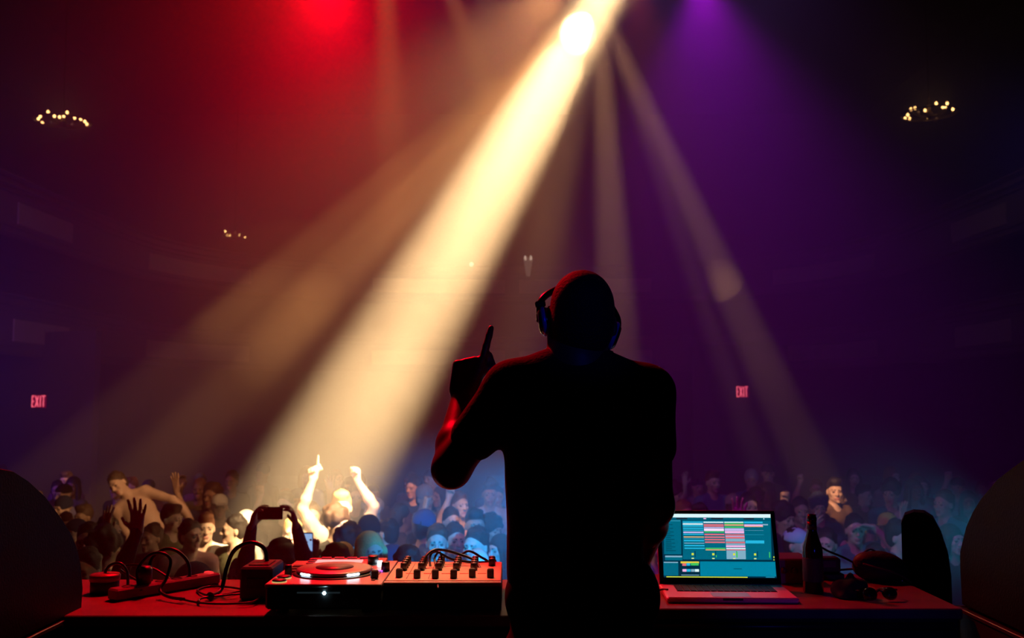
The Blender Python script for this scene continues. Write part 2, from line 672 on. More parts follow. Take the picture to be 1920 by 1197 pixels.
def add_hand(f, wrist, dirv, palm, thumb_side, mode, g=0, s=1.0, k=0.008, fat=1.0):
    """wrist point, direction of the hand, palm normal; thumb_side: +1 / -1 along dir x palm."""
    w_ = np.array(wrist, float)
    d = nv(dirv)
    p = np.array(palm, float)
    p = nv(p - d * (p @ d))
    sd = nv(np.cross(d, p)) * thumb_side
    L = 0.095 * s
    c1 = w_ + d * L * .12
    c2 = w_ + d * L * .85
    for o in (-.026, 0, .026):
        cc = c2 + d * (L * o / .026 * .11 if mode == 'point' else 0)
        f.cone(c1 + sd * o * .75 * s, cc + sd * o * s, .016 * s, .0135 * s, g, .016)
    spread = {'open': .26, 'fist': .05, 'point': .05, 'grip': .1, 'relax': .1}[mode]
    for i in range(4):
        off = (1.5 - i) * .0195 * s          # i=0 is the index finger, next to the thumb
        ln = (.072, .080, .075, .058)[i] * s
        r = (.0088, .0090, .0086, .0078)[i] * s * fat
        base = w_ + d * L * ((1.0, .95, .86, .74)[i] if mode == 'point' else (1.0, 1.0, 1.0, .93)[i]) + sd * off
        fd = nv(d + sd * spread * (1.5 - i) / 1.5)
        curl = {'open': .08, 'fist': 1.5, 'point': (.05 if i == 0 else 1.5), 'grip': .75, 'relax': .45}[mode]
        pts = [base]
        ang = 0
        for j, fr in enumerate((.45, .32, .27)):
            ang += curl * (1.0, 1.05, .8)[j] * (.7 if mode in ('grip', 'relax') else 1)
            pts.append(pts[-1] + (fd * math.cos(ang) + p * math.sin(ang)) * ln * fr * (1.12 if curl < .2 else 1.0))
        for j in range(3):
            f.cone(pts[j], pts[j + 1], r * (1 - .07 * j), r * (1 - .07 * (j + 1)), g, k * .6)
    tb = w_ + d * L * .25 + sd * .026 * s
    if mode == 'open':
        t1 = tb + (d * .5 + sd * .8) * .045 * s
        t2 = t1 + (d * .75 + sd * .55) * .038 * s
    elif mode in ('fist',):
        t1 = tb + (d * .6 + sd * .25 + p * .5) * .045 * s
        t2 = t1 + (d * .35 - sd * .75 + p * .45) * .036 * s
    elif mode == 'point':
        tb = tb + d * L * .46
        t1 = tb + (d * .30 + sd * .80 + p * .1) * .040 * s
        t2 = t1 + (d * .90 - sd * .45 + p * .2) * .036 * s
    else:
        t1 = tb + (d * .6 + sd * .5 + p * .45) * .045 * s
        t2 = t1 + (d * .7 + sd * .1 + p * .4) * .036 * s
    f.cone(w_ + d * L * .15 + sd * .012 * s, tb, .017 * s, .0145 * s, g, .012)
    f.cone(tb, t1, .0135 * s, .0115 * s, g, .01)
    f.cone(t1, t2, .0112 * s, .0095 * s, g, .006)


SKIN, SHIRT, TROUSER, DARK, LIP = 0, 1, 2, 3, 4


def add_head(f, c, g=SKIN, fine=1.0, k=.02):
    """Head facing -Y; c is the point between the ears at eye height less 2 cm."""
    x, y, z = c
    f.ell((x, y + .012, z + .035), (.076, .094, .092), g, k)
    f.ell((x, y - .012, z - .005), (.068, .080, .085), g, k)
    f.ell((x, y - .032, z - .062), (.054, .056, .052), g, k)
    f.ell((x, y - .078, z - .098), (.024, .018, .018), g, k)
    f.cone((x - .036, y - .080, z + .028), (x + .036, y - .080, z + .028), .014, .014, g, .014)
    f.cone((x, y - .090, z + .018), (x, y - .112, z - .026), .008, .0125, g, .010)
    for s in (-1, 1):
        f.ell((x + s * .013, y - .098, z - .028), (.009, .010, .008), g, .008)
        f.ell((x + s * .044, y - .066, z - .020), (.020, .018, .018), g, .016)
        f.ell((x + s * .078, y + .014, z - .006), (.009, .019, .031), g, .008)
        f.ell((x + s * .032, y - .098, z + .006), (.017, .014, .0095), g, .010, op=-1)
        f.ell((x + s * .032, y - .079, z + .005), (.0105, .0125, .0078), DARK, .003)
        f.cone((x + s * .016, y - .0945, z + .0265), (x + s * .048, y - .084, z + .029), .0046, .0034, DARK, .003)
    f.cone((x - .019, y - .0895, z - .063), (x + .019, y - .0895, z - .063), .0072, .0072, LIP, .005)
    f.cone((x - .012, y - .090, z - .072), (x + .012, y - .090, z - .072), .0080, .0080, LIP, .005)


ARM_DOWN = dict(el=(.235, .03, 1.17), wr=(.245, -.05, .93), hd=(0, -.2, -1), pn=(-1, 0, 0), mode='relax')


def make_person_mesh(name, left=None, right=None, h=.0085, sleeves='short', female=False, bare=False, head_turn=0, lean=0.0, beard=False):
    """left = image-left arm when the person faces the stage (x < 0). Height about 1.80 m."""
    f = Field()
    SH = SKIN if bare else SHIRT
    w_ = .90 if female else 1.0
    # legs and shoes
    for s in (-1, 1):
        f.cone((s * .095, 0, .92), (s * .11, -.01, .50), .088, .058, TROUSER, .03)
        f.cone((s * .11, -.01, .50), (s * .115, .02, .10), .058, .040, TROUSER, .02)
        f.cone((s * .115, .03, .045), (s * .135, -.14, .035), .045, .036, DARK, .02)
    f.ell((0, .005, .95), (.170 * (1.04 if female else 1), .118, .130), TROUSER, .04)
    f.ell((0, 0, 1.12), (.152 * w_, .105, .170), SH, .06)
    f.ell((0, .005, 1.31), (.178 * w_, .118, .165), SH, .06)
    if female:
        for s in (-1, 1):
            f.ell((s * .07, -.085, 1.29), (.06, .05, .06), SH, .03)
    f.cone((-.14 * w_, .012, 1.445), (.14 * w_, .012, 1.445), .058, .058, SH, .05)
    for s in (-1, 1):
        f.cone((s * .03, .02, 1.515), (s * .165 * w_, .015, 1.465), .048, .048, SH if not bare else SKIN, .04)
    f.cone((0, .018, 1.47), (0, -.004, 1.61), .062 * w_, .058 * w_, SKIN, .025)
    add_head(f, (0, -.012, 1.672))
    for s, arm in ((-1, left), (1, right)):
        a = dict(ARM_DOWN if arm is None else arm)
        sh = np.array((s * .176 * w_, .012, 1.445))
        el = np.array(a['el'], float) * (s, 1, 1)
        wr = np.array(a['wr'], float) * (s, 1, 1)
        hd = np.array(a['hd'], float) * (s, 1, 1)
        pn = np.array(a['pn'], float) * (s, 1, 1)
        f.ell(sh, (.060 * w_, .058, .062), SH, .04)
        mid = sh * .42 + el * .58
        gs = SKIN if bare else SHIRT
        f.cone(sh, mid, .058 * w_ + (.004 if not bare else 0), .049 * w_ + (.007 if not bare else 0), gs, .03)
        ga = SHIRT if (sleeves == 'long' and not bare) else SKIN
        ex = .006 if ga == SHIRT else 0
        f.cone(mid, el, .047 * w_ + ex, .040 * w_ + ex, ga, .015)
        m2 = el * .68 + wr * .32
        f.cone(el, m2, .041 * w_ + ex, .042 * w_ + ex, ga, .02)
        f.cone(m2, wr, .042 * w_ + ex, .027 * w_ + ex, ga, .02)
        # thumb side so that the thumb points inward / forward
        th = a.get('th', 1)
        add_hand(f, wr, hd, pn, th * -s, a['mode'], SKIN, 1.08, .008, 1.25)
    V, Q = f.mesh(h)
    V = relax(V, Q, 2, .45)
    gi = f.groups(V[Q].mean(1))
    if head_turn or lean:
        z = V[:, 2]
        t = np.clip((z - 1.50) / .10, 0, 1)
        a_ = t * head_turn
        x0, y0 = V[:, 0].copy(), V[:, 1] - 0.0
        V[:, 0] = x0 * np.cos(a_) - y0 * np.sin(a_)
        V[:, 1] = x0 * np.sin(a_) + y0 * np.cos(a_)
        if lean:
            wt = np.clip((z - .95) / .30, 0, 1)
            b = lean * wt * wt * (3 - 2 * wt)
            x1, z1 = V[:, 0].copy(), V[:, 2] - 1.05
            up_ = z > .95
            V[:, 0] = np.where(up_, x1 * np.cos(b) + z1 * np.sin(b), x1)
            V[:, 2] = np.where(up_, 1.05 - x1 * np.sin(b) + z1 * np.cos(b), V[:, 2])
    return np_mesh(name, V, Q, gi)


def hair_mesh(name, style, h=.009):
    f = Field()
    x, y, z = 0, -.012, 1.672
    if style == 'short':
        f.ell((x, y + .022, z + .048), (.083, .098, .094), 0, .02)
        f.ell((x, y + .045, z - .01), (.078, .068, .075), 0, .03)
        rng = random.Random(8)
        for i in range(30):
            a, b = rng.uniform(0, 6.28), rng.uniform(.1, 1.4)
            f.ell((.078 * math.cos(a) * math.cos(b), y + .022 + .092 * math.sin(a) * math.cos(b), z + .05 + .088 * math.sin(b)), (.016,) * 3, 0, .014)
        f.ell((x, y - .112, z - .040), (.074, .080, .092), 0, .02, op=-1)
        for s in (-1, 1):
            f.ell((s * .090, y + .000, z - .055), (.03, .055, .04), 0, .01, op=-1)
    elif style == 'bushy':
        rng = random.Random(3)
        f.ell((x, y + .020, z + .058), (.102, .112, .108), 0, .02)
        for i in range(34):
            a, b = rng.uniform(0, 6.28), rng.uniform(-.2, 1.4)
            f.ell((.095 * math.cos(a) * math.cos(b), y + .025 + .105 * math.sin(a) * math.cos(b), z + .06 + .1 * math.sin(b)), (.027,) * 3, 0, .018)
        f.ell((x, y - .124, z - .038), (.074, .080, .088), 0, .02, op=-1)
    elif style == 'long':
        f.ell((x, y + .020, z + .045), (.089, .103, .098), 0, .02)
        f.ell((x, y + .060, z - .06), (.086, .062, .12), 0, .03)
        for s in (-1, 1):
            f.cone((s * .080, y - .03, z + .02), (s * .088, y - .02, z - .23), .026, .030, 0, .03)
        f.cone((x, y + .07, z - .05), (x, y + .085, z - .26), .070, .055, 0, .04)
        f.ell((x, y - .118, z - .03), (.064, .080, .105), 0, .015, op=-1)
    elif style == 'bob':
        f.ell((x, y + .020, z + .045), (.090, .104, .098), 0, .02)
        f.ell((x, y + .045, z - .03), (.092, .075, .09), 0, .03)
        for s in (-1, 1):
            f.cone((s * .080, y - .045, z + .02), (s * .085, y - .03, z - .11), .026, .026, 0, .03)
        f.ell((x, y - .122, z - .03), (.062, .080, .088), 0, .015, op=-1)
    elif style == 'beanie':
        f.ell((x, y + .015, z + .062), (.090, .106, .100), 0, .02)
        f.cone((x - .0, y + .012, z + .032), (x, y + .012, z + .040), .094, .094, 0, .01)
        f.cut((0, 0, z + .018), (0, .25, -1))
    elif style == 'cap':
        f.ell((x, y + .015, z + .052), (.088, .104, .088), 0, .02)
        f.cone((x, y - .07, z + .048), (x, y - .150, z + .035), .060, .045, 0, .02, flat=((0, .1, 1), .14))
        f.cut((0, 0, z + .028), (0, .1, -1))
    elif style == 'cap_back':
        f.ell((x, y + .015, z + .052), (.088, .104, .088), 0, .02)
        f.cone((x, y + .09, z + .030), (x, y + .165, z + .010), .058, .045, 0, .02, flat=((0, -.1, 1), .16))
        f.cut((0, 0, z + .030), (0, .1, -1))
    elif style == 'hood':
        f.ell((x, y + .030, z + .035), (.112, .118, .120), 0, .02)
        f.cone((x, y + .05, z - .03), (x, y + .05, z - .17), .105, .120, 0, .04)
        f.ell((x, y - .115, z - .005), (.078, .100, .105), 0, .02, op=-1)
    elif style == 'quiff':
        f.ell((x, y + .022, z + .050), (.082, .098, .096), 0, .02)
        f.cone((x - .035, y - .055, z + .115), (x + .04, y - .05, z + .12), .030, .028, 0, .03)
        f.cone((x, y - .06, z + .11), (x, y + .06, z + .125), .035, .03, 0, .03)
        f.ell((x, y - .116, z - .035), (.072, .080, .092), 0, .02, op=-1)
    V, Q = f.mesh(h)
    return np_mesh(name, relax(V, Q, 2, .45), Q)


def beard_mesh(name, h=.008):
    f = Field()
    z, y = 1.672, -.012
    f.ell((0, y - .040, z - .072), (.060, .062, .055), 0, .02)
    f.ell((0, y - .080, z - .105), (.034, .026, .030), 0, .02)
    f.cone((-.03, y - .092, z - .045), (.03, y - .092, z - .045), .010, .010, 0, .01)
    f.ell((0, y - .02, z - .005), (.10, .12, .055), 0, .01, op=-1)
    f.ell((0, y - .108, z - .068), (.022, .02, .009), 0, .006, op=-1)
    V, Q = f.mesh(h)
    return np_mesh(name, relax(V, Q, 1, .4), Q)


# ------------------------------------------------------------------ the performer, seen from behind
DJ_Y = 2.45
DJ_X = P(1085, 700, DJ_Y).x


def L(px, py, fwd=0.0):
    """Photo pixel at the performer's depth -> performer-local point (facing local -Y); fwd = towards the crowd."""
    p = P(px, py, DJ_Y + fwd)
    return np.array((-(p.x - DJ_X), -(p.y - DJ_Y), p.z))


M_djskin = mat('performer_skin', (0.11, 0.065, 0.048), 0.45, noise=0.1, nscale=60)
M_djhair = mat('performer_hair', (0.015, 0.011, 0.009), 0.8, noise=0.4, nscale=160, bump=0.6)
M_djshirt = mat('black_cotton_tshirt', (0.018, 0.016, 0.019), 0.9, noise=0.3, nscale=120, bump=0.25, spec=0.2)
M_djjean = mat('black_denim', (0.012, 0.012, 0.016), 0.9, noise=0.3, nscale=150, spec=0.2)
M_gloss = mat('glossy_black_plastic', (0.01, 0.01, 0.011), 0.22)
M_black = mat('black_plastic', (0.015, 0.015, 0.017), 0.5, noise=0.3, nscale=80)
M_rubber = mat('black_rubber', (0.012, 0.012, 0.012), 0.55, noise=0.3, nscale=60)

f = Field()
hc = L(1091, 612, 0.02)
add_head(f, hc)
f.cone(L(1080, 672, .0), L(1088, 622, .015), .070, .062, 0, .03)
shl, shr = L(957, 728), L(1216, 736)
f.cone(L(970, 728), L(1200, 734), .052, .052, 0, .05)
f.ell(L(1078, 800), (.155, .11, .17), 0, .06)
f.ell(L(1076, 950), (.145, .10, .17), 0, .06)
f.ell(L(1085, 1110), (.165, .115, .14), 0, .05)
for s in (-1, 1):
    f.cone((s * .09, .0, .90), (s * .12, -.02, .50), .080, .055, 0, .03)
    f.cone((s * .12, -.02, .50), (s * .13, .02, .10), .055, .038, 0, .02)
    f.cone((s * .13, .03, .045), (s * .15, -.15, .032), .040, .030, 0, .02)
ell_, wrl = L(846, 880, .02), L(867, 742, .20)
f.cone(shl, ell_, .054, .044, 0, .03)
m2 = ell_ * .68 + wrl * .32
f.cone(ell_, m2, .047, .045, 0, .02)
f.cone(m2, wrl, .045, .027, 0, .02)
add_hand(f, wrl, L(886, 655, .215) - wrl, (0, -1, .15), -1, 'point', 0, 1.10, .008, 1.12)
elr, wrr = L(1229, 950, .0), L(1196, 1060, .23)
f.cone(shr, elr, .054, .043, 0, .03)
m2 = elr * .68 + wrr * .32
f.cone(elr, m2, .043, .042, 0, .02)
f.cone(m2, wrr, .042, .027, 0, .02)
add_hand(f, wrr, (.05, -.9, -.25), (0, -.2, -1), 1, 'relax', 0, 1.05, .008, 1.1)
V, Q = f.mesh(.0045)
me = np_mesh('performer_body', relax(V, Q, 2, .4), Q, f.groups(V[Q].mean(1)))
for m_ in (M_djskin, M_djskin, M_djskin, mat('dark_eye', (.02, .015, .012), .4), mat('lip_brown', (.28, .12, .10), .5)):
    me.materials.append(m_)
dj = link('person', me, None, (DJ_X, DJ_Y, 0), (0, 0, math.pi))
tag(dj, 'performer in a black T-shirt seen from behind pointing one finger up, wearing headphones', 'person')
# cropped hair
f = Field()
f.ell(hc + (0, .020, .044), (.0795, .098, .094), 0, .02)
f.ell(hc + (0, .040, -.012), (.072, .068, .072), 0, .03)
f.ell(hc + (0, -.108, -.025), (.105, .080, .090), 0, .02, op=-1)
me = field_mesh('hair', f, .006)
me.materials.append(M_djhair)
tag(link('hair', me, dj), 'closely cropped dark hair')
# T-shirt
f = Field()
f.cone(L(975, 732), L(1196, 738), .058, .058, 0, .05)
for a, b in ((L(1056, 686), L(958, 730)), (L(1108, 688), L(1214, 738))):
    f.cone(a, b, .050, .054, 0, .04)
f.ell(L(1077, 790), (.172, .125, .16), 0, .06)
f.ell(L(1076, 900), (.168, .122, .19), 0, .06)
f.ell(L(1078, 1040), (.166, .120, .20), 0, .06)
f.cone(L(1082, 1130), L(1086, 1180), .155, .165, 0, .05, flat=((0, 1, 0), .72))
f.cone(shl, shl * .40 + ell_ * .60, .063, .060, 0, .035)
f.cone(shr, shr * .52 + elr * .48, .063, .060, 0, .035)
rng = random.Random(5)
for i in range(16):            # soft folds
    x0 = rng.uniform(-.13, .13)
    z0 = rng.uniform(.95, 1.35)
    x1_ = max(-.11, min(.11, x0 + rng.uniform(-.09, .09)))
    f.cone((x0 * .8, .108, z0), (x1_, .106, z0 + rng.uniform(-.10, .10)), .012, .008, 0, .02)
f.cut((0, 0, .925), (0, 0, -1))
me = field_mesh('tshirt', f, .0065)
me.materials.append(M_djshirt)
link('tshirt', me, dj)
# jeans and shoes
f = Field()
f.ell(L(1092, 1120), (.188, .130, .15), 0, .05)
for s in (-1, 1):
    f.cone((s * .095, .0, .88), (s * .12, -.02, .50), .096, .072, 0, .03)
    f.cone((s * .12, -.02, .50), (s * .13, .02, .10), .072, .062, 0, .02)
f.cut((0, 0, .06), (0, 0, -1))
me = field_mesh('jeans', f, .009)
me.materials.append(M_djjean)
link('jeans', me, dj)
for s in (-1, 1):
    f = Field()
    f.cone((s * .13, .04, .06), (s * .152, -.16, .042), .052, .040, 0, .02)
    f.cone((s * .13, .03, .07), (s * .13, .025, .12), .05, .05, 0, .02)
    f.cut((0, 0, .004), (0, 0, -1))
    me = field_mesh('shoe', f, .009)
    me.materials.append(M_black)
    link('shoe', me, dj)

# headphones, worn a little askew
hp = empty('headphones', (DJ_X, DJ_Y, 0), (0, 0, math.pi))
cl, cr = L(1021, 603, .03), L(1148, 630, .03)
top = L(1078, 536, .085)
mid_l, mid_r = L(1014, 566, .05), L(1157, 596, .05)
MB().tube(smooth_path([cl + (.012, 0, 0), mid_l, L(1040, 545, .075), top, L(1125, 552, .08), mid_r, cr - (.010, 0, 0)], 8), .0085, 8).build('headband', M_gloss, hp, True)
M_blueglint = mat('blue_painted_glint', (0.02, 0.06, 0.9), 0.3, 0.3)  # blue light glinting off the cups, put into the ring colour
for c, s, tilt in ((cl, 1, .15), (cr, -1, -.35)):
    mt = Matrix.Translation(Vector(c)) @ Matrix.Rotation(tilt, 4, 'Y') @ Matrix.Rotation(math.pi / 2 * s, 4, 'Y')
    cup = MB().lathe([(.0, .016), (.026, .015), (.034, .008), (.036, -.004), (.034, -.012), (.0, -.012)], n=28, mtx=mt).build('ear_cup', M_gloss, hp, True)
    MB().lathe([(.028, -.010), (.036, -.014), (.038, -.022), (.034, -.030), (.018, -.030)], n=28, mtx=mt).build('cushion', M_rubber, cup, True)
    MB().lathe([(.0362, -.003), (.0375, .000), (.0375, .004), (.0345, .0075)], n=28, mtx=mt).build('glint_ring', M_blueglint, cup, True)
    MB().box((0, 0, 0), (.016, .020, .026), mtx=mt @ Matrix.Translation((-.044 * 1, 0, .004)), bev=.003).build('hinge', M_gloss, cup)
tag(hp, 'black over-ear headphones with blue trim on the performer\'s head', 'headphones')

# ------------------------------------------------------------------ the booth: two tables
TZ = .913
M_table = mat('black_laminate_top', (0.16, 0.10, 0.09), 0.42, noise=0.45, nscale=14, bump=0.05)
M_cloth = mat('black_booth_panel', (0.012, 0.012, 0.014), 0.75, noise=0.3, nscale=30)
M_rail = mat('satin_black_rail', (0.03, 0.03, 0.035), 0.35, 0.2)


def table(x0, x1, y0, y1, label):
    e = empty('booth_table', ((x0 + x1) / 2, (y0 + y1) / 2, 0))
    cx, cy = (x0 + x1) / 2, (y0 + y1) / 2
    MB().box((0, 0, TZ - .015), (x1 - x0, y1 - y0, .03), bev=.003).build('tabletop', M_table, e)
    MB().box((0, -(y1 - y0) / 2 + .035, (TZ - .03) / 2), (x1 - x0 - .01, .02, TZ - .03)).build('front_panel', M_cloth, e)
    MB().tube([(-(x1 - x0) / 2 + .02, -(y1 - y0) / 2 + .012, TZ - .052), ((x1 - x0) / 2 - .02, -(y1 - y0) / 2 + .012, TZ - .052)], .011, 10).build('front_rail', M_rail, e, True)
    for sx in (-1, 1):
        for sy in (-1, 1):
            MB().box((sx * ((x1 - x0) / 2 - .05), sy * ((y1 - y0) / 2 - .09), (TZ - .03) / 2), (.045, .045, TZ - .03), bev=.004).build('leg', M_rail, e)
    tag(e, label, 'table')
    return e


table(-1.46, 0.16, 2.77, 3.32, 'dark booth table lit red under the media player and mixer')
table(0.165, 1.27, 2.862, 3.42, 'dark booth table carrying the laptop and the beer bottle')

# ------------------------------------------------------------------ media player
M_face = mat('brushed_face_plate', (0.42, 0.40, 0.40), 0.38, 0.5, noise=0.15, nscale=90)
M_key = mat('dark_key', (0.03, 0.03, 0.03), 0.4)
M_white = mat('white_print', (0.85, 0.85, 0.85), 0.5)
CX, CY = -.520, 2.99
e = empty('media_player', (CX, CY, TZ))
tag(e, 'silver-topped DJ media player with big jog wheel, lit red beside the mixer', 'media player')
cw, cd, ch = .318, .40, .074
MB().box((0, 0, ch / 2 + .006), (cw, cd, ch - .012), bev=.006).build('body', M_black, e)
MB().box((0, 0, ch + .003), (cw + .004, cd + .004, .008), bev=.002).build('face_plate', M_face, e)
for sx in (-1, 1):
    for sy in (-1, 1):
        MB().lathe([(.018, 0), (.018, .012)], (sx * .12, sy * .16, 0), 14).build('foot', M_rubber, e)
# jog wheel
jx, jy = .0, -.020
MB().lathe([(.122, 0), (.120, .004), (.110, .006)], (jx, jy, ch + .006), 48).build('jog_base', M_key, e, True)
j = MB().lathe([(.105, .006), (.110, .010), (.110, .014), (.104, .017), (0, .018)], (jx, jy, ch + .006), 48).build('jog_wheel', mat('jog_wheel_disc', (.40, .36, .36), .35, .4), e, True)
MB().lathe([(.055, .0175), (.055, .0192), (0, .0192)], (jx, jy, ch + .006), 32).build('jog_display', mat('jog_centre', (.12, .10, .10), .4), j, True)
M_led = mat('white_led', (.8, .9, 1), .4, emit=(.75, .88, 1), emit_s=9)
for a in (-2.25, -.90):
    MB().tube(arc((jx, jy, ch + .0165), .1105, a - .17, a + .17, 8, 'xy'), .0030, 6).build('jog_light', M_led, j, True)
# raised display panel at the back
mt = Matrix.Translation((.008, .128, ch - .003)) @ Matrix.Rotation(R(4), 4, 'X')
sp = MB().box((0, 0, 0), (.244, .140, .030), mtx=mt, bev=.003).build('display_panel', M_face, e)
MB().box((-.022, -.012, .016), (.142, .092, .003), mtx=mt).build('screen', mat('lcd_pink_reflection', (.4, .3, .3), .25, emit=(1.0, .62, .60), emit_s=.75), sp)  # pinkish reflection on the glossy display put in as glow
for k in range(4):
    MB().box((-.070 + k * .040, .060, .017), (.031, .010, .004), mtx=mt, bev=.001).build('button', M_white, sp)
for k in range(4):
    MB().box((-.108, .040 - k * .026, .017), (.022, .006, .004), mtx=mt).build('button', M_white, sp)
kn = MB().lathe([(.017, 0), (.016, .022), (.013, .024), (0, .024)], mtx=mt @ Matrix.Translation((.085, -.005, .015)), n=20).build('rotary_knob', M_key, sp, True)
MB().box((.107, -.015, .020), (.012, .02, .006), mtx=mt).build('lit_button', M_led, sp)
# left column
for k in range(3):
    MB().box((-.128, .075 - k * .042, ch + .010), (.030, .026, .006), bev=.002).build('key', M_key, e)
MB().lathe([(.011, 0), (.010, .028), (.008, .030), (0, .030)], (-.128, -.055, ch + .006), 18).build('vinyl_knob', M_key, e, True)
for k in range(2):
    b_ = MB().lathe([(.020, 0), (.020, .006), (.016, .009), (0, .009)], (-.128, -.108 - k * .058, ch + .006), 24).build('cue_button', M_key, e, True)
    MB().lathe([(.0205, .001), (.0205, .004), (.0195, .0045)], (-.128, -.108 - k * .058, ch + .006), 24).build('ring_light', mat('amber_ring', (.6, .4, .1), .4, emit=(1.0, .75, .25) if k == 0 else (.4, 1.0, .35), emit_s=.5), b_)
# tempo slider and right column
MB().box((.130, -.08, ch + .008), (.010, .135, .003)).build('slider_slot', M_key, e)
MB().box((.130, -.115, ch + .019), (.022, .016, .024), bev=.003).build('slider_cap', M_key, e)
MB().lathe([(.013, 0), (.012, .026), (.010, .028), (0, .028)], (.145, .012, ch + .006), 18).build('tempo_knob', M_key, e, True)
MB().box((.130, -.008, ch + .010), (.018, .010, .004)).build('lit_key', mat('violet_key', (.5, .2, .8), .4, emit=(.7, .15, 1.0), emit_s=.9), e)
# slot and star-bright indicator on the front
MB().box((-.012, -cd / 2 - .001, ch - .016), (.118, .003, .004)).build('slot', mat('slot_edge', (.30, .38, .42), .3, emit=(.25, .42, .5), emit_s=.03), e)
MB().lathe([(.0, .0), (.0035, .001), (.0045, .004), (.0, .0045)], n=14, mtx=Matrix.Translation((.004, -cd / 2 + .001, ch - .017)) @ Matrix.Rotation(math.pi / 2, 4, 'X')).build('indicator', mat('indicator_light', (.8, .95, 1), .4, emit=(.55, .90, 1.0), emit_s=40), e, True)

# ------------------------------------------------------------------ mixer
MX0, MX1 = -.3565, -.030
e = empty('mixer', ((MX0 + MX1) / 2, 2.985, TZ))
tag(e, 'cream-faced DJ mixer with rows of black knobs and faders, cables draped over', 'mixer')
mw = MX1 - MX0
md = .36
prof = [(-md / 2, .008), (md / 2, .008), (md / 2, .080), (-md / 2 + .012, .080), (-md / 2, .074)]
mtp = Matrix(((0, 0, 1, -mw / 2), (1, 0, 0, 0), (0, 1, 0, 0), (0, 0, 0, 1)))
MB().prism(prof, mw, mtp).build('body', M_black, e)
sl = 0.0
mt = Matrix.Translation((0, .004, .0805)) @ Matrix.Rotation(sl, 4, 'X')
M_cream2 = mat('cream_face_plate', (.62, .52, .40), .5, noise=.1, nscale=60)
fp = MB().box((0, 0.008, 0), (mw - .004, md - .040, .005), mtx=mt, bev=.001).build('face_plate', M_cream2, e)
MB().box((0, -md / 2 + .004, -.003), (mw, .022, .012), mtx=mt, bev=.002).build('front_lip', M_face, e)
for k in range(4):
    MB().box((-.105 + .0620 * k + .0, 0.01, .003), (.0015, md - .09, .001), mtx=mt).build('divider', M_key, fp)
rows = (.135, .095, .055, .015)
for c in range(6):
    x = -.128 + c * .052
    for r_, y in enumerate(rows):
        if c == 5 and r_ > 1:
            continue
        k_ = MB().lathe([(.0105, 0), (.0098, .020), (.008, .0225), (0, .0225)], n=14, mtx=mt @ Matrix.Translation((x, y, .002))).build('knob', M_key, fp, True)
        MB().box((0, .006, .0225), (.0018, .009, .0012), mtx=mt @ Matrix.Translation((x, y, .002))).build('pointer', M_white, k_)
    MB().box((x, -.075, .003), (.005, .085, .0015), mtx=mt).build('fader_slot', M_key, fp)
    MB().box((x, (-.10, -.115, -.118, -.117, -.10, -.105)[c], .014), (.019, .017, .026), mtx=mt, bev=.003).build('fader_cap', M_key, fp)
for k in range(5):
    MB().box((-.102 + k * .052, -.045, .003), (.026, .004, .0012), mtx=mt).build('red_mark', mat('red_print', (.7, .05, .05), .5), fp)

# small device behind the performer
e = empty('effects_unit', (.075, 3.02, TZ))
tag(e, 'small box glowing red at its edge, mostly hidden behind the performer', 'effects unit')
MB().box((0, 0, .035), (.17, .26, .07), bev=.006).build('body', M_black, e)
MB().box((0, 0, .073), (.16, .25, .006), bev=.002).build('face_plate', M_face, e)
for k in range(4):
    MB().lathe([(.010, 0), (.009, .018), (0, .018)], (-.054 + k * .036, .05, .076), 14).build('knob', M_key, e, True)

# ------------------------------------------------------------------ laptop
lt = empty('laptop', (.642, 3.036, TZ), (0, 0, R(-2)))
lt.scale = (1.04, .86, 1.0)
tag(lt, 'open silver laptop showing colourful music software on a teal screen', 'laptop')
M_alu = mat('aluminium', (.66, .66, .68), .42, .15)
lw, ld = .364, .248
MB().box((0, 0, .009), (lw, ld, .016), bev=.004).build('base', M_alu, lt)
kb = MB().box((0, .038, .0172), (.285, .112, .0012)).build('keyboard', M_key, lt)
kmesh = MB().box((0, 0, 0), (.0155, .0155, .0022), bev=.0006).mesh('key')
kmesh.materials.append(mat('keycap', (.02, .02, .022), .5))
for r_ in range(6):
    for c in range(15):
        link('key', kmesh, kb, (-.133 + c * .019, .086 - r_ * .0188, .0186))
MB().box((0, -.070, .0172), (.105, .075, .0006)).build('trackpad', mat('trackpad', (.52, .52, .54), .35, .6), lt)
MB().box((0, -ld / 2, .012), (.055, .003, .006)).build('lid_notch', M_key, lt)
tilt = R(24)
lid = empty('lid_hinge', (0, ld / 2 - .006, .016), (-tilt, 0, 0))
lid.parent = lt
lid.name = 'lid'
lh = .240
MB().box((0, .004, lh / 2), (lw, .007, lh), bev=.003).build('shell', M_alu, lid)
MB().box((0, -.0005, lh / 2), (lw - .004, .0025, lh - .004), bev=.001).build('bezel', M_gloss, lid)
SW, SH_ = .335, .205
EMS = {}


def em(c):
    c = tuple(round(v, 3) for v in c)
    if c not in EMS:
        EMS[c] = mat('screen_%d' % len(EMS), (.01, .01, .01), .3, emit=c, emit_s=1.0)
    return EMS[c]


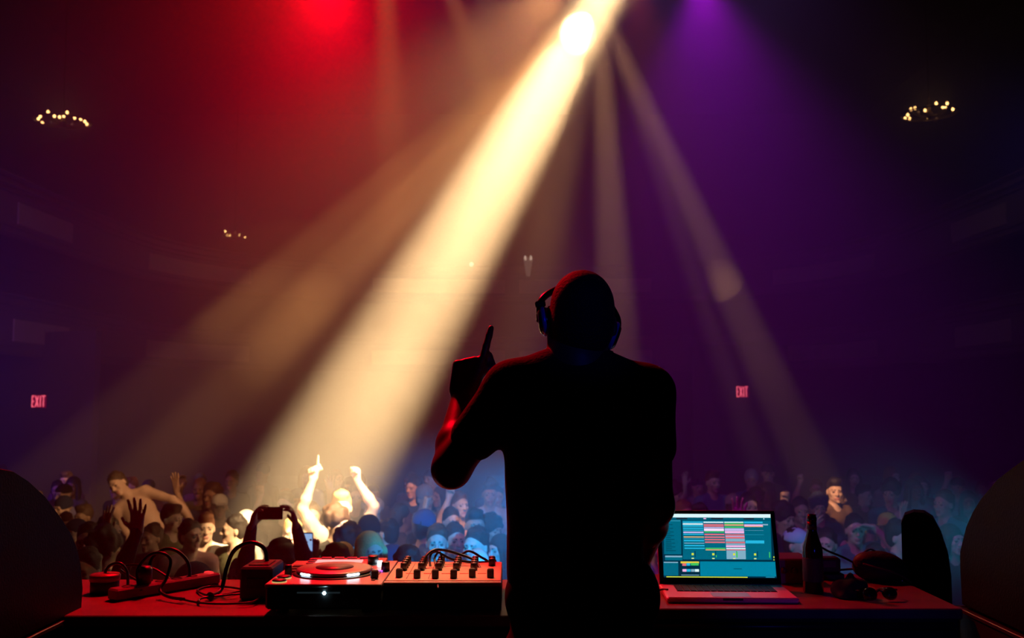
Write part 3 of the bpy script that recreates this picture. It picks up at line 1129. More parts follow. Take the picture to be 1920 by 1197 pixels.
TEAL = (.0, .135, .225)
DKT = (.0, .025, .055)
LT_ = (.02, .26, .38)
CY_ = (.02, .48, .75)
WH = (.72, .95, 1.0)
RD = (.75, .16, .20)
GN = (.05, .55, .12)
LV = (.55, .48, .85)
PK = (.85, .45, .75)
OR = (.80, .42, .15)
YE = (.70, .75, .05)
GR = (.22, .42, .55)
rects = [(140, 160, 1290, 805, DKT), (140, 160, 1245, 197, WH), (140, 199, 1250, 221, (.0, .10, .18)), (300, 203, 410, 215, (.01, .01, .02)), (650, 203, 770, 215, (.01, .01, .02)),
         (975, 203, 1080, 215, (.01, .01, .02)), (572, 203, 600, 214, PK), (1174, 203, 1182, 214, WH), (152, 240, 164, 250, WH), (172, 225, 345, 575, TEAL), (175, 225, 340, 238, LT_), (180, 588, 355, 635, TEAL), (182, 588, 352, 604, GR),
         (165, 650, 312, 787, TEAL), (168, 650, 310, 661, GR), (360, 225, 1245, 625, TEAL), (334, 645, 520, 790, DKT), (530, 645, 1285, 790, (.0, .22, .36)),
         (862, 713, 945, 719, DKT)]
for k in range(16):
    rects.append((190, 250 + k * 19, 225 + (k * 37) % 70, 256 + k * 19, DKT))
col1 = [(240, 252, CY_), (258, 272, WH), (277, 290, CY_), (294, 301, LT_), (306, 316, CY_), (325, 333, CY_), (343, 358, LV), (365, 376, CY_), (393, 403, OR), (410, 420, LT_), (429, 442, CY_), (457, 465, GR), (480, 492, CY_), (507, 518, CY_)]
col2 = [(240, 252, WH), (265, 275, RD), (278, 292, RD), (297, 306, LV), (311, 336, (1, .75, 1)), (340, 352, GN), (364, 379, RD), (392, 406, RD), (418, 431, RD), (444, 458, RD), (507, 519, GN), (523, 533, OR)]
col3 = [(240, 250, WH), (252, 263, GN), (267, 281, OR), (289, 303, GN), (308, 333, LV), (335, 360, PK), (369, 383, RD), (386, 394, LV), (395, 412, RD), (414, 442, GR), (445, 459, RD), (462, 479, GR), (481, 501, PK), (508, 520, WH), (522, 531, RD), (533, 620, GR)]
col4 = [(238, 256, CY_), (267, 285, PK), (286, 293, OR), (328, 330, GR), (431, 461, CY_), (371, 375, LT_)]
for c_, a, b in ((col1, 362, 565), (col2, 572, 772), (col3, 780, 972), (col4, 978, 1165)):
    for y0, y1, cc in c_:
        sh_ = (y0 - 240) * .055
        rects.append((a + sh_, y0, b + sh_, y1, cc))
for x in (458, 664, 872, 1081):
    rects += [(x - 11, 561, x + 11, 583, YE), (x - 12, 609, x + 12, 620, (.7, .8, .3)), (x + 20, 540, x + 28, 602, DKT)]
rects += [(892, 545, 906, 605, GN), (688, 580, 697, 602, GN), (1220, 547, 1231, 605, GN), (1165, 262, 1218, 276, GR), (1262, 590, 1272, 606, YE), (1262, 620, 1272, 630, YE),
          (335, 646, 520, 665, (.8, .6, .05)), (352, 666, 392, 690, RD), (394, 662, 430, 688, CY_), (436, 660, 516, 686, GN), (353, 722, 393, 748, PK), (395, 722, 434, 748, CY_), (438, 722, 476, 748, GR), (478, 722, 518, 748, WH),
          (340, 778, 520, 784, GR), (190, 795, 1000, 804, YE), (1180, 793, 1270, 802, LT_)]
scr = MB()
cols = []
for i, (x0, y0, x1, y1, cc) in enumerate(rects):
    if cc not in cols:
        cols.append(cc)
    pts = []
    for x, y in ((x0, y1), (x1, y1), (x1, y0), (x0, y0)):
        v = (y - 160) / 645
        u = (x - (140 + 25 * v)) / (1105 + 20 * v)
        u = min(max(u, 0), 1)
        pts.append(((u - .5) * SW, -.0019 - i * 6e-6, lh / 2 + (.5 - v) * SH_ + .004))
    scr.add(pts, [(0, 1, 2, 3)], cols.index(cc))
scr.build('screen', [em(c) for c in cols], lid)

# ------------------------------------------------------------------ beer bottle
e = empty('beer_bottle', (.921, 3.10, TZ))
tag(e, 'dark long-necked beer bottle standing beside the laptop', 'bottle')
MB().lathe([(.0, .003), (.026, 0), (.0305, .004), (.0305, .120), (.029, .138), (.020, .165), (.0145, .185), (.0135, .215), (.0150, .217), (.0150, .226), (.0135, .228), (.0128, .236), (.010, .236), (.010, .20), (0, .16)], n=32).build('glass', mat('brown_glass', (.020, .008, .004), .12), e, True)
MB().lathe([(.0308, .035), (.0309, .036), (.0309, .105), (.0308, .106)], n=32).build('paper_label', mat('dark_paper_label', (.045, .03, .05), .7, noise=.4, nscale=50), e, True)
MB().lathe([(.0148, .190), (.0142, .2145)], n=32).build('neck_foil', mat('dark_foil', (.03, .015, .012), .4), e, True)

# ------------------------------------------------------------------ stage monitors at both sides
M_cab = mat('black_textured_cabinet', (.006, .005, .006), .5, noise=.3, nscale=140, bump=.15, spec=.08)
M_case = mat('flight_case_board', (.012, .012, .014), .5, noise=.3, nscale=40)
M_edge = mat('dark_aluminium_edge', (.07, .065, .065), .4, .6)


def cabinet(xin, side, prof, label):
    """Curved-back monitor; prof = (y, z) outline of its side."""
    e = empty('stage_monitor', (xin, prof[0][0], TZ))
    tag(e, label, 'loudspeaker')
    wd = .52
    loc = [(y - prof[0][0], z - TZ) for y, z in prof]
    cx = sum(p[0] for p in loc) / len(loc)
    cz = sum(p[1] for p in loc) / len(loc)
    n = len(loc)
    mb = MB()
    ins = [(cx + (y - cx) * .975, cz + (z - cz) * .975) for y, z in loc]
    ring = [(0, ins), (side * .012, loc), (side * (wd - .012), loc), (side * wd, ins)]
    vs_ = [(x, y, z) for x, pr in ring for y, z in pr]
    fs_ = [tuple(range(n)), tuple(range(3 * n, 4 * n))]
    for r_ in range(3):
        for i in range(n):
            i2 = (i + 1) % n
            fs_.append((r_ * n + i, r_ * n + i2, (r_ + 1) * n + i2, (r_ + 1) * n + i))
    mb.add(vs_, fs_)
    mb.build('cabinet', M_cab, e)
    ymin = min(p[0] for p in loc)
    zt = max(p[1] for p in loc)
    MB().box((side * wd / 2, ymin - .008, zt * .48), (wd - .05, .012, zt * .86), bev=.004).build('grille', mat('black_grille', (.02, .02, .02), .6, .3, bump=.8, nscale=300), e)
    return e


prof_l = [(2.10, .905), (2.885, .905), (2.89, .96), (2.869, 1.034), (2.84, 1.085), (2.795, 1.133), (2.728, 1.184), (2.633, 1.249), (2.536, 1.298), (2.457, 1.328), (2.373, 1.342), (2.25, 1.345), (2.13, 1.33)]
prof_r = [(2.10, .905), (2.94, .905), (2.945, 1.0), (2.942, 1.056), (2.896, 1.134), (2.85, 1.183), (2.796, 1.226), (2.694, 1.289), (2.60, 1.33), (2.533, 1.357), (2.42, 1.385), (2.30, 1.40), (2.13, 1.39)]
cabinet(-1.22, -1, prof_l, 'black curved-back stage monitor at the left edge of the photo')
cabinet(1.30, 1, prof_r, 'black curved-back stage monitor at the right edge of the photo')


def flight_case(x0, x1, y0, y1, z1, label):
    e = empty('flight_case', ((x0 + x1) / 2, (y0 + y1) / 2, 0))
    tag(e, label, 'flight case')
    wx, wy = x1 - x0, y1 - y0
    MB().box((0, 0, z1 / 2), (wx - .012, wy - .012, z1 - .006)).build('body', M_case, e)
    for sx in (-1, 1):
        for sy in (-1, 1):
            MB().box((sx * (wx / 2 - .008), sy * (wy / 2 - .008), z1 / 2), (.016, .016, z1), bev=.002).build('edge_trim', M_edge, e)
        MB().box((sx * (wx / 2 - .008), 0, z1 - .006), (.016, wy, .012), bev=.002).build('edge_trim', M_edge, e)
    for sy in (-1, 1):
        MB().box((0, sy * (wy / 2 - .008), z1 - .006), (wx, .016, .012), bev=.002).build('edge_trim', M_edge, e)


flight_case(-1.74, -1.215, 2.08, 2.765, .903, 'black flight case under the left stage monitor')
flight_case(1.285, 1.82, 2.08, 2.96, .903, 'black flight case under the right stage monitor')

# small rounded loudspeaker on a pole behind the right table
e = empty('small_loudspeaker', (1.425, 3.50, 0), (0, 0, R(-22)))
tag(e, 'small dark rounded loudspeaker silhouetted behind the right table end', 'loudspeaker')
ol = [(-.072, .70), (.085, .70), (.085, .90), (.078, .97), (.058, 1.04), (.034, 1.09), (.006, 1.108), (-.028, 1.110), (-.058, 1.098), (-.070, 1.07)]
MB().prism(ol, .10, Matrix(((1, 0, 0, 0), (0, 0, 1, 0), (0, 1, 0, 0), (0, 0, 0, 1)))).build('cabinet', M_cab, e)
MB().box((0, .102, .88), (.12, .01, .32), bev=.003).build('grille', MATS['black_grille'], e)
MB().lathe([(.018, .02), (.018, .70)], (0, .05, 0), 14).build('pole', M_rail, e, True)
MB().lathe([(.16, 0), (.16, .012), (.03, .022), (.02, .03)], (0, .05, 0), 28).build('base_plate', M_rail, e, True)

# ------------------------------------------------------------------ clutter on the tables
M_cable = mat('black_cable', (.014, .013, .014), .38)
TT = TZ


def cable(pts, r, label, name='cable', material=None, ends=True):
    path = smooth_path([P(*p) if len(p) == 3 and p[1] > 50 else p for p in pts], 8)
    path = [Vector((p.x, p.y, max(p.z, TZ + r))) if abs(p.x) < 1.46 and 2.77 < p.y < 3.40 else p for p in path]
    e = MB().tube(path, r, 8).build(name, material or M_cable, None, True)
    tag(e, label, 'cable')
    if ends:
        d0 = (path[0] - path[1]).normalized()
        MB().tube([path[0], path[0] + d0 * .004], r * 1.9, 10).build('plug', M_key, e)
    return e


cable([(395, 1118, 2.98), (415, 1105, 3.05), (425, 1065, 3.08), (440, 1032, 3.08), (470, 1018, 3.08), (496, 1030, 3.08), (500, 1062, 3.08), (488, 1092, 3.12), (470, 1100, 3.15)], .0065, 'thick black cable arching high beside the media player', 'arching_cable')
cable([(262, 1108, 3.02), (258, 1070, 3.05), (280, 1042, 3.05), (305, 1038, 3.05), (320, 1052, 3.05), (312, 1085, 3.03), (300, 1108, 3.0), (318, 1120, 2.96), (345, 1124, 2.93)], .0048, 'black cable looping above the left table, lower front loop', 'looped_cable')
cable([(285, 1100, 3.15), (282, 1055, 3.17), (305, 1032, 3.18), (330, 1033, 3.18), (352, 1055, 3.18), (355, 1090, 3.18), (345, 1102, 3.20)], .0055, 'black cable looping behind the other loop on the left table', 'looped_cable')
cable([(178, 1112, 3.10), (192, 1085, 3.12), (205, 1062, 3.12), (225, 1057, 3.12), (238, 1072, 3.12), (240, 1100, 3.12)], .0045, 'short black cable loop near the left stage monitor', 'looped_cable')
cable([(340, 1124, 2.95), (375, 1131, 2.90), (420, 1133, 2.88), (470, 1130, 2.89), (487, 1121, 2.95)], .0030, 'thin black cable lying across the red-lit tabletop', 'thin_cable')
cable([(372, 1130, 2.91), (380, 1122, 2.96), (430, 1116, 3.0), (470, 1112, 3.05), (440, 1103, 3.12), (395, 1100, 3.18), (370, 1108, 3.10), (400, 1118, 3.0), (455, 1108, 3.08)], .0032, 'tangle of thin black cable at the back of the left table', 'tangled_cable')
cable([(268, 1095, 3.28), (225, 1068, 3.26), (250, 1060, 3.24), (290, 1068, 3.22), (330, 1095, 3.20)], .0040, 'black cable trailing along the back edge of the left table', 'trailing_cable')
# cables over the mixer
cable([(905, 1078, 3.02), (890, 1052, 3.08), (855, 1038, 3.10), (820, 1031, 3.08), (800, 1042, 3.05), (792, 1062, 3.02), (790, 1076, 3.0)], .0042, 'black cable arching over the mixer from its left channels', 'mixer_cable')
cable([(808, 1070, 3.06), (806, 1045, 3.10), (818, 1035, 3.10), (850, 1050, 3.12), (900, 1055, 3.14), (930, 1052, 3.16)], .0038, 'black cable running sideways above the mixer knobs', 'mixer_cable')
cable([(826, 1072, 3.05), (828, 1048, 3.06), (824, 1036, 3.06), (815, 1048, 3.06), (820, 1075, 2.98), (821, 1098, 2.80), (822, 1108, 2.775)], .0034, 'black cable hanging down over the mixer\'s front edge', 'hanging_cable')
cable([(862, 1043, 3.16), (880, 1034, 3.16), (905, 1047, 3.16), (925, 1058, 3.16), (938, 1060, 3.18)], .0036, 'thin black cable at the mixer\'s back right corner', 'mixer_cable')
# right table
cable([(1560, 1070, 3.35), (1590, 1068, 3.33), (1612, 1065, 3.30), (1590, 1050, 3.30), (1555, 1035, 3.28), (1535, 1028, 3.28), (1530, 1060, 3.28)], .0036, 'dark cable sweeping up beside the beer bottle', 'sweeping_cable')
cable([(1225, 1112, 3.05), (1240, 1106, 3.06), (1252, 1106, 3.04)], .0030, 'short cable plugged into the laptop\'s left side', 'laptop_cable')

# purple-topped box beside the media player
e = empty('power_supply', (-.752, 3.05, TZ))
tag(e, 'small dark violet-black box left of the media player', 'power supply')
MB().box((0, 0, .048), (.095, .15, .096), bev=.006).build('body', mat('violet_black_plastic', (.05, .02, .10), .35), e)
MB().box((0, -.0765, .05), (.05, .003, .03), bev=.001).build('badge', M_key, e)
MB().box((.0, .0, .0975), (.06, .09, .003), bev=.001).build('vent_plate', M_key, e)
# tin
e = empty('tin', (-1.245, 3.10, TZ))
tag(e, 'low round dark tin with a red-lit lid near the left monitor', 'tin')
MB().lathe([(.040, 0), (.042, .003), (.042, .040), (.040, .042)], n=32).build('body', M_black, e, True)
MB().lathe([(.0445, .036), (.0445, .052), (.042, .056), (0, .056)], n=32).build('lid', mat('red_lit_lid', (.25, .06, .06), .4, .3), e, True)  # red light on top of the tin put into the lid colour
# power strip
e = empty('power_strip', (-1.06, 3.11, TZ), (0, 0, R(52)))
tag(e, 'long power strip lying diagonally among cables on the left table', 'power strip')
MB().box((0, 0, .018), (.36, .05, .034), bev=.005).build('body', mat('grey_plastic', (.18, .14, .15), .4), e)
for k in range(5):
    MB().lathe([(.017, .034), (.017, .037), (.014, .037), (.013, .031), (0, .031)], (-.13 + k * .055, 0, 0), 18).build('socket', M_key, e)
MB().box((.152, 0, .037), (.018, .03, .008), bev=.002).build('switch', mat('red_switch', (.6, .02, .02), .35, emit=(1, .05, .05), emit_s=.6), e)
MB().lathe([(.02, 0), (.022, .04), (.016, .05), (0, .05)], (-.075, 0, .037), 16).build('plug', M_key, e, True)
# adapters behind the bottle
e = empty('power_adapter', (1.035, 3.34, TZ))
tag(e, 'flat black power adapter propped behind the beer bottle', 'power adapter')
MB().box((0, 0, .045), (.085, .05, .050), bev=.006).build('body', M_black, e)
MB().box((0, 0, .010), (.10, .07, .020), bev=.003).build('stand', M_black, e)
MB().box((-.0, -.0255, .05), (.05, .002, .02)).build('rating_label', mat('grey_sticker', (.12, .10, .12), .6), e)
e = empty('audio_interface', (.900, 3.30, TZ))
tag(e, 'low dark plum-coloured audio box behind the laptop', 'audio interface')
MB().box((0, 0, .040), (.115, .14, .080), bev=.004).build('body', mat('plum_box', (.10, .04, .12), .4), e)
for k in range(3):
    MB().lathe([(.010, 0), (.009, .016), (0, .016)], n=14, mtx=Matrix.Translation((-.035 + k * .035, -.07, .045)) @ Matrix.Rotation(math.pi / 2, 4, 'X')).build('knob', M_key, e, True)
# backpack
f = Field()
f.ell((0, 0, .07), (.085, .07, .075), 0, .03)
f.ell((.03, 0, .05), (.08, .075, .06), 0, .03)
f.ell((-.035, -.01, .105), (.040, .045, .030), 0, .02)
f.ell((.015, -.05, .05), (.055, .035, .04), 0, .015)
f.cut((0, 0, .001), (0, 0, -1))
me = field_mesh('bag_body', f, .006)
me.materials.append(mat('dark_purple_nylon', (.016, .010, .022), .7, noise=.4, nscale=60, bump=.3))
e = link('shoulder_bag', me, None, (1.190, 3.30, TZ))
e.scale = (.95, .72, .66)
tag(e, 'slumped dark purple bag on the right end of the table', 'bag')
MB().tube(smooth_path([(-.06, -.05, .09), (-.02, -.085, .075), (.05, -.095, .045), (.09, -.09, .006)], 8), .005, 8).build('strap', mat('bag_strap', (.05, .025, .055), .6), e, True)
MB().tube(smooth_path([(-.05, 0, .13), (-.02, 0, .152), (.01, 0, .125)], 6), .004, 8).build('handle', MATS['bag_strap'], e, True)
# crumpled cloth
f = Field()
rng = random.Random(11)
for i in range(14):
    a = rng.uniform(0, 6.28)
    r_ = rng.uniform(0, .035)
    f.ell((r_ * math.cos(a), r_ * math.sin(a), rng.uniform(.005, .04)), (rng.uniform(.012, .026),) * 3, 0, .015)
f.cone((0, .01, .03), (.012, .01, .062), .014, .010, 0, .01)
f.cut((0, 0, .001), (0, 0, -1))
me = field_mesh('cloth', f, .004)
me.materials.append(mat('dark_cloth', (.03, .02, .03), .9, noise=.4, nscale=90))
tag(link('crumpled_cloth', me, None, (1.000, 3.02, TZ)), 'crumpled dark cloth between the bottle and the sunglasses', 'cloth')
# sunglasses
e = empty('sunglasses', (1.075, 2.97, TZ), (0, 0, R(8)))
tag(e, 'glossy black sunglasses lying on the right table', 'sunglasses')
for s in (-1, 1):
    ln = MB()
    ln.lathe([(.024, 0), (.020, .008), (.012, .012), (0, .0135)], n=22, mtx=Matrix.Translation((s * .031, -.002, .021)) @ Matrix.Rotation(R(58), 4, 'X') @ Matrix.Scale(.85, 4, (0, 1, 0)))
    ln.build('lens', mat('smoked_lens', (.012, .01, .01), .06), e, True)
    MB().tube(smooth_path([(s * .057, .004, .030), (s * .064, .03, .026), (s * .060, .10, .016), (s * .056, .125, .004)], 6), .0026, 8).build('temple', M_gloss, e, True)
MB().tube(smooth_path([(-.009, -.002, .026), (0, .001, .030), (.009, -.002, .026)], 4), .0028, 8).build('bridge', M_gloss, e, True)


# ------------------------------------------------------------------ the crowd
M_eye = mat('brown_eye', (.09, .055, .045), .4)
M_lip = mat('lip_pink', (.50, .22, .20), .5)
SK = {'fair': mat('fair_skin', (.72, .50, .40), .5, noise=.06, nscale=30), 'tan': mat('tan_skin', (.56, .36, .26), .5, noise=.06, nscale=30),
      'brown': mat('brown_skin', (.30, .18, .12), .5, noise=.06, nscale=30)}
HC = {'dark': mat('dark_hair', (.016, .012, .011), .6, noise=.4, nscale=120, bump=.5), 'brown': mat('brown_hair', (.08, .045, .028), .6, noise=.4, nscale=120, bump=.5),
      'auburn': mat('auburn_hair', (.20, .075, .035), .6, noise=.4, nscale=120, bump=.5), 'blond': mat('blond_hair', (.62, .42, .18), .55, noise=.3, nscale=120, bump=.5),
      'grey': mat('grey_knit', (.35, .34, .36), .9, noise=.2, nscale=120), 'white': mat('white_cotton_hat', (.75, .73, .70), .9), 'black': mat('black_cotton_hat', (.012, .012, .014), .9),
      'blue': mat('blue_cotton_hat', (.06, .09, .22), .9), 'lime': mat('lime_cap', (.55, .70, .10), .8), 'navy': mat('navy_cotton_hat', (.02, .03, .08), .9), 'cyan': mat('pale_blue_cap', (.45, .62, .85), .8)}
SC = {'black': (.015, .015, .018), 'charcoal': (.05, .05, .055), 'white': (.78, .76, .74), 'grey': (.30, .29, .30), 'navy': (.02, .03, .09), 'blue': (.10, .17, .40),
      'red': (.35, .05, .05), 'olive': (.12, .12, .06), 'teal': (.06, .25, .28), 'pink': (.62, .35, .36), 'brown': (.14, .08, .05), 'plum': (.14, .05, .14)}
SM = {k: mat(k + '_shirt_cotton', v, .9, noise=.15, nscale=40, bump=.15) for k, v in SC.items()}
M_trous = mat('dark_trousers', (.03, .03, .045), .9)

A_POINT = dict(el=(.31, -.05, 1.68), wr=(.225, -.08, 1.915), hd=(-.02, -.03, 1), pn=(0, -1, 0), mode='point', th=1)
A_FISTHI = dict(el=(.265, -.05, 1.69), wr=(.13, -.08, 1.90), hd=(-.06, -.05, 1), pn=(-.7, -.5, 0), mode='fist', th=1)
A_OPEN = dict(el=(.27, -.14, 1.50), wr=(.29, -.24, 1.74), hd=(.08, -.1, 1), pn=(0, -1, 0), mode='open', th=1)
A_FIST = dict(el=(.29, -.12, 1.52), wr=(.20, -.16, 1.78), hd=(0, -.1, 1), pn=(0, -1, 0), mode='fist', th=1)
A_PHONE = dict(el=(.19, -.20, 1.69), wr=(.135, -.28, 1.95), hd=(-.22, -.05, .95), pn=(-.9, -.1, -.2), mode='grip', th=1)
A_HIGH = dict(el=(.25, -.10, 1.70), wr=(.36, -.16, 1.93), hd=(.04, -.08, 1), pn=(0, -1, 0), mode='open', th=1)
A_ONEPH = dict(el=(.24, -.20, 1.52), wr=(.15, -.33, 1.74), hd=(-.1, -.1, 1), pn=(0, -1, 0), mode='grip', th=1)
A_SPREAD = dict(el=(.36, -.12, 1.30), wr=(.52, -.22, 1.48), hd=(.5, -.2, .7), pn=(0, -1, 0), mode='open', th=1)
A_OVER = dict(el=(.34, -.10, 1.50), wr=(.13, -.12, 1.72), hd=(-1, -.1, .15), pn=(0, -.3, -1), mode='relax', th=1)
A_AIM = dict(el=(.24, -.24, 1.40), wr=(.12, -.40, 1.60), hd=(-.5, -.3, .6), pn=(0, .3, -1), mode='point', th=1)
A_REACH = dict(el=(.36, -.10, 1.22), wr=(.44, -.18, .98), hd=(.2, -.2, -.9), pn=(-.6, 0, -.4), mode='grip', th=1)
BODY = {
    'plain': make_person_mesh('body_plain', h=.008),
    'turn_l': make_person_mesh('body_turn_l', head_turn=-.55, h=.008),
    'turn_r': make_person_mesh('body_turn_r', head_turn=.55, h=.008),
    'long': make_person_mesh('body_long_sleeves', sleeves='long', h=.0085),
    'fem': make_person_mesh('body_woman', female=True, head_turn=.35, h=.008),
    'fem_l': make_person_mesh('body_woman_l', female=True, head_turn=-.45, h=.008),
    'arms_up': make_person_mesh('body_arms_up', A_POINT, A_FISTHI, h=.008),
    'open_r': make_person_mesh('body_open_hand', None, A_OPEN, sleeves='long', h=.008),
    'open_bare': make_person_mesh('body_open_hand_bare', A_OPEN, None, h=.008),
    'high': make_person_mesh('body_high_hand', None, A_HIGH, sleeves='long', h=.0075),
    'fist': make_person_mesh('body_fist', A_FIST, None, h=.0085),
    'phone': make_person_mesh('body_phone', A_PHONE, A_PHONE, sleeves='long', h=.0075),
    'one_phone': make_person_mesh('body_one_phone', A_ONEPH, None, h=.008),
    'spread': make_person_mesh('body_spread', A_SPREAD, A_SPREAD, h=.0085),
    'over': make_person_mesh('body_arm_over', None, A_OVER, h=.008),
    'aim': make_person_mesh('body_aim', None, A_AIM, sleeves='long', h=.008),
    'bare': make_person_mesh('body_bare', None, A_REACH, bare=True, lean=-.62, head_turn=-.5, h=.008),
}
for me in BODY.values():
    for m_ in (SK['fair'], SM['black'], M_trous, M_eye, M_lip):
        me.materials.append(m_)
HAIR = {k: hair_mesh('hair_' + k, k) for k in ('short', 'bushy', 'long', 'bob', 'beanie', 'cap', 'cap_back', 'hood', 'quiff')}
for me in HAIR.values():
    me.materials.append(HC['dark'])
BEARD = beard_mesh('beard')
BEARD.materials.append(HC['dark'])
HATS = ('beanie', 'cap', 'cap_back', 'hood')
TURN = {'turn_l': -.55, 'turn_r': .55, 'fem': .35, 'fem_l': -.45, 'bare': -.5}


SPOTS = []


def person(px, py, face, body, hair, hcol, skin, shirt, label, H=1.75, D=None, group=None, beard=False, z0=None):
    """px, py: top of the head in the photo; H: standing height. Depth follows from H on the hall floor."""
    if D is None:
        H0 = H
        best = None
        for dh in (0, -.04, .04, -.08, .08, -.12, .11, -.16):
            H = H0 + dh
            D = 5.0
            for _ in range(30):
                D = D * (CAMZ - FLOOR - H) / max(.05, CAMZ - P(px, py, D).z)
            p = P(px, py, D)
            gap = min([math.hypot(p.x - a, p.y - b) for a, b in SPOTS] or [9])
            if best is None or gap > best[0] + .02:
                best = (gap, H, D)
            if gap >= .37:
                break
        gap, H, D = best
    p = P(px, py, D)
    SPOTS.append((p.x, p.y))
    if z0 is None:
        z0 = FLOOR
    s = H / 1.80
    o = link('person', BODY[body], None, (p.x, p.y, z0), (0, 0, R(face)))
    o.scale = (s, s, s)
    for i, m_ in enumerate((SK[skin], SM[shirt], M_trous)):
        o.material_slots[i].link = 'OBJECT'
        o.material_slots[i].material = m_
    tag(o, label, 'person', group)
    if hair:
        h = link('hat' if hair in ('beanie', 'cap', 'cap_back') else ('hood' if hair == 'hood' else 'hair'), HAIR[hair], o)
        h.material_slots[0].link = 'OBJECT'
        h.material_slots[0].material = HC[hcol] if hcol in HC else SM[hcol]
        if body in TURN:
            a = TURN[body]
            h.rotation_euler = (0, 0, a)
        if body == 'bare':
            h.matrix_local = Matrix.Translation((0, 0, 1.05)) @ Matrix.Rotation(-.62, 4, 'Y') @ Matrix.Translation((0, 0, -1.05)) @ Matrix.Rotation(-.5, 4, 'Z')
        if hair in ('cap', 'cap_back', 'beanie'):
            u = link('hair', HAIR['short'], o)
            u.rotation_euler = h.rotation_euler
            u.scale = (.985, .985, .985)
            u.location = (0, 0, .018)
    if beard:
        b_ = link('beard', BEARD, o)
        if body in TURN:
            b_.rotation_euler = (0, 0, TURN[body])
    return o


G = 'crowd on the dance floor'
op = person(642, 1012, 0, 'one_phone', 'long', 'blond', 'fair', 'pink', 'woman holding up a small glowing blue phone', 1.72, D=6.9, group=G)
person(693, 1000, 12, 'fem', 'long', 'blond', 'fair', 'white', 'long-haired blonde woman just above the media player display', 1.80, group=G)
person(820, 988, 3, 'plain', 'short', 'brown', 'fair', 'charcoal', 'man facing the stage with his whole face lit blue', 1.76, group=G)
person(938, 1004, -20, 'fem_l', 'bob', 'dark', 'fair', 'charcoal', 'dark-bobbed woman with cyan face looking left', 1.66, group=G)
# left side, warm light
person(203, 972, 68, 'plain', 'short', 'brown', 'fair', 'charcoal', 'man in bright warm profile facing right, far left of the crowd', 1.76, group=G)
person(166, 985, 10, 'fist', 'short', 'dark', 'fair', 'grey', 'person at far left raising a hand behind the bright profile man', 1.76, group=G)
person(196, 998, 150, 'open_r', 'bushy', 'dark', 'tan', 'navy', 'dark bushy-haired figure in front of the bright profile man', 1.80, group=G)
person(161, 1034, 0, 'high', 'short', 'dark', 'tan', 'black', 'dark silhouette raising a wide open hand on the left', 1.80, group=G)
person(286, 985, -25, 'open_bare', 'short', 'brown', 'tan', 'brown', 'dim person with a bent arm left of the profile man in the middle', 1.68, group=G)
person(321, 950, 70, 'plain', 'quiff', 'brown', 'fair', 'olive', 'man in profile below the shirtless man, facing right', 1.78, group=G)
person(357, 978, 25, 'turn_r', 'short', 'dark', 'fair', 'pink', 'man with lit cheek between profile man and auburn-haired man', 1.68, group=G)
person(386, 966, 20, 'plain', 'quiff', 'auburn', 'fair', 'white', 'auburn-haired man in a pale shirt looking down', 1.74, group=G)
person(441, 968, -35, 'turn_l', 'short', 'dark', 'fair', 'olive', 'short-haired man with lit face turned left, near the arching cable', 1.76, group=G)
person(462, 962, 150, 'plain', 'beanie', 'white', 'fair', 'grey', 'person in a pale round hat behind the short-haired man', 1.70, group=G)
person(412, 928, 20, 'plain', 'cap', 'white', 'tan', 'plum', 'hazy person in a white-brimmed cap behind the auburn-haired man', 1.75, group=G)
person(366, 1030, 30, 'aim', 'hood', 'navy', 'tan', 'navy', 'dark hooded silhouette with finger out, in front of pale shirt', 1.78, D=5.6, group=G)
person(452, 1050, -20, 'long', 'short', 'dark', 'fair', 'olive', 'dark front-row person behind the arching cable', 1.66, group=G)
ph = person(527, 1026, 4, 'phone', 'bushy', 'dark', 'tan', 'navy', 'dark silhouette filming with a phone held high in both hands', 1.78, group=G)
bm = person(641, 905, 6, 'arms_up', 'quiff', 'blond', 'fair', 'grey', 'blond man bathed in warm light with both arms raised', 1.90, D=8.7, group=G)
person(704, 932, -50, 'plain', None, 'brown', 'fair', 'grey', 'bald-headed man lit white just right of the blond man', 1.76, group=G)
person(630, 956, 25, 'turn_r', 'bushy', 'brown', 'fair', 'charcoal', 'curly brown-haired person in front of the blond man', 1.80, group=G)
person(548, 975, 10, 'plain', 'short', 'blond', 'fair', 'white', 'bright blurred person seen through the phone-filmer\'s arms', 1.72, group=G)
person(535, 925, -10, 'fist', 'short', 'brown', 'fair', 'brown', 'hazy person raising a fist behind the phone-filmer', 1.76, group=G)
person(692, 972, 160, 'long', 'beanie', 'black', 'tan', 'charcoal', 'person in a black beanie right of the blond man', 1.76, group=G)
person(728, 974, -120, 'plain', 'cap_back', 'black', 'fair', 'charcoal', 'person in a black cap beside the black beanie', 1.74, group=G)
person(656, 992, 120, 'long', 'bushy', 'dark', 'tan', 'grey', 'dark curly head turned away, left of the blonde woman', 1.74, group=G)
person(632, 1024, 170, 'long', 'short', 'dark', 'tan', 'black', 'dark round head right behind the media player display', 1.72, group=G)
person(738, 1026, 150, 'long', 'hood', 'navy', 'tan', 'navy', 'dark hooded figure lit faintly blue behind the mixer\'s left end', 1.66, group=G)
person(766, 1028, 165, 'long', 'short', 'dark', 'tan', 'black', 'dark round head right of the hooded figure behind the mixer', 1.70, group=G)
person(584, 945, 15, 'plain', 'short', 'brown', 'fair', 'grey', 'hazy person under the blond man\'s left-hand elbow', 1.72, group=G)
person(752, 948, 120, 'fist', 'short', 'brown', 'fair', 'brown', 'person with a pink-lit hand up right of the bald man', 1.70, group=G)
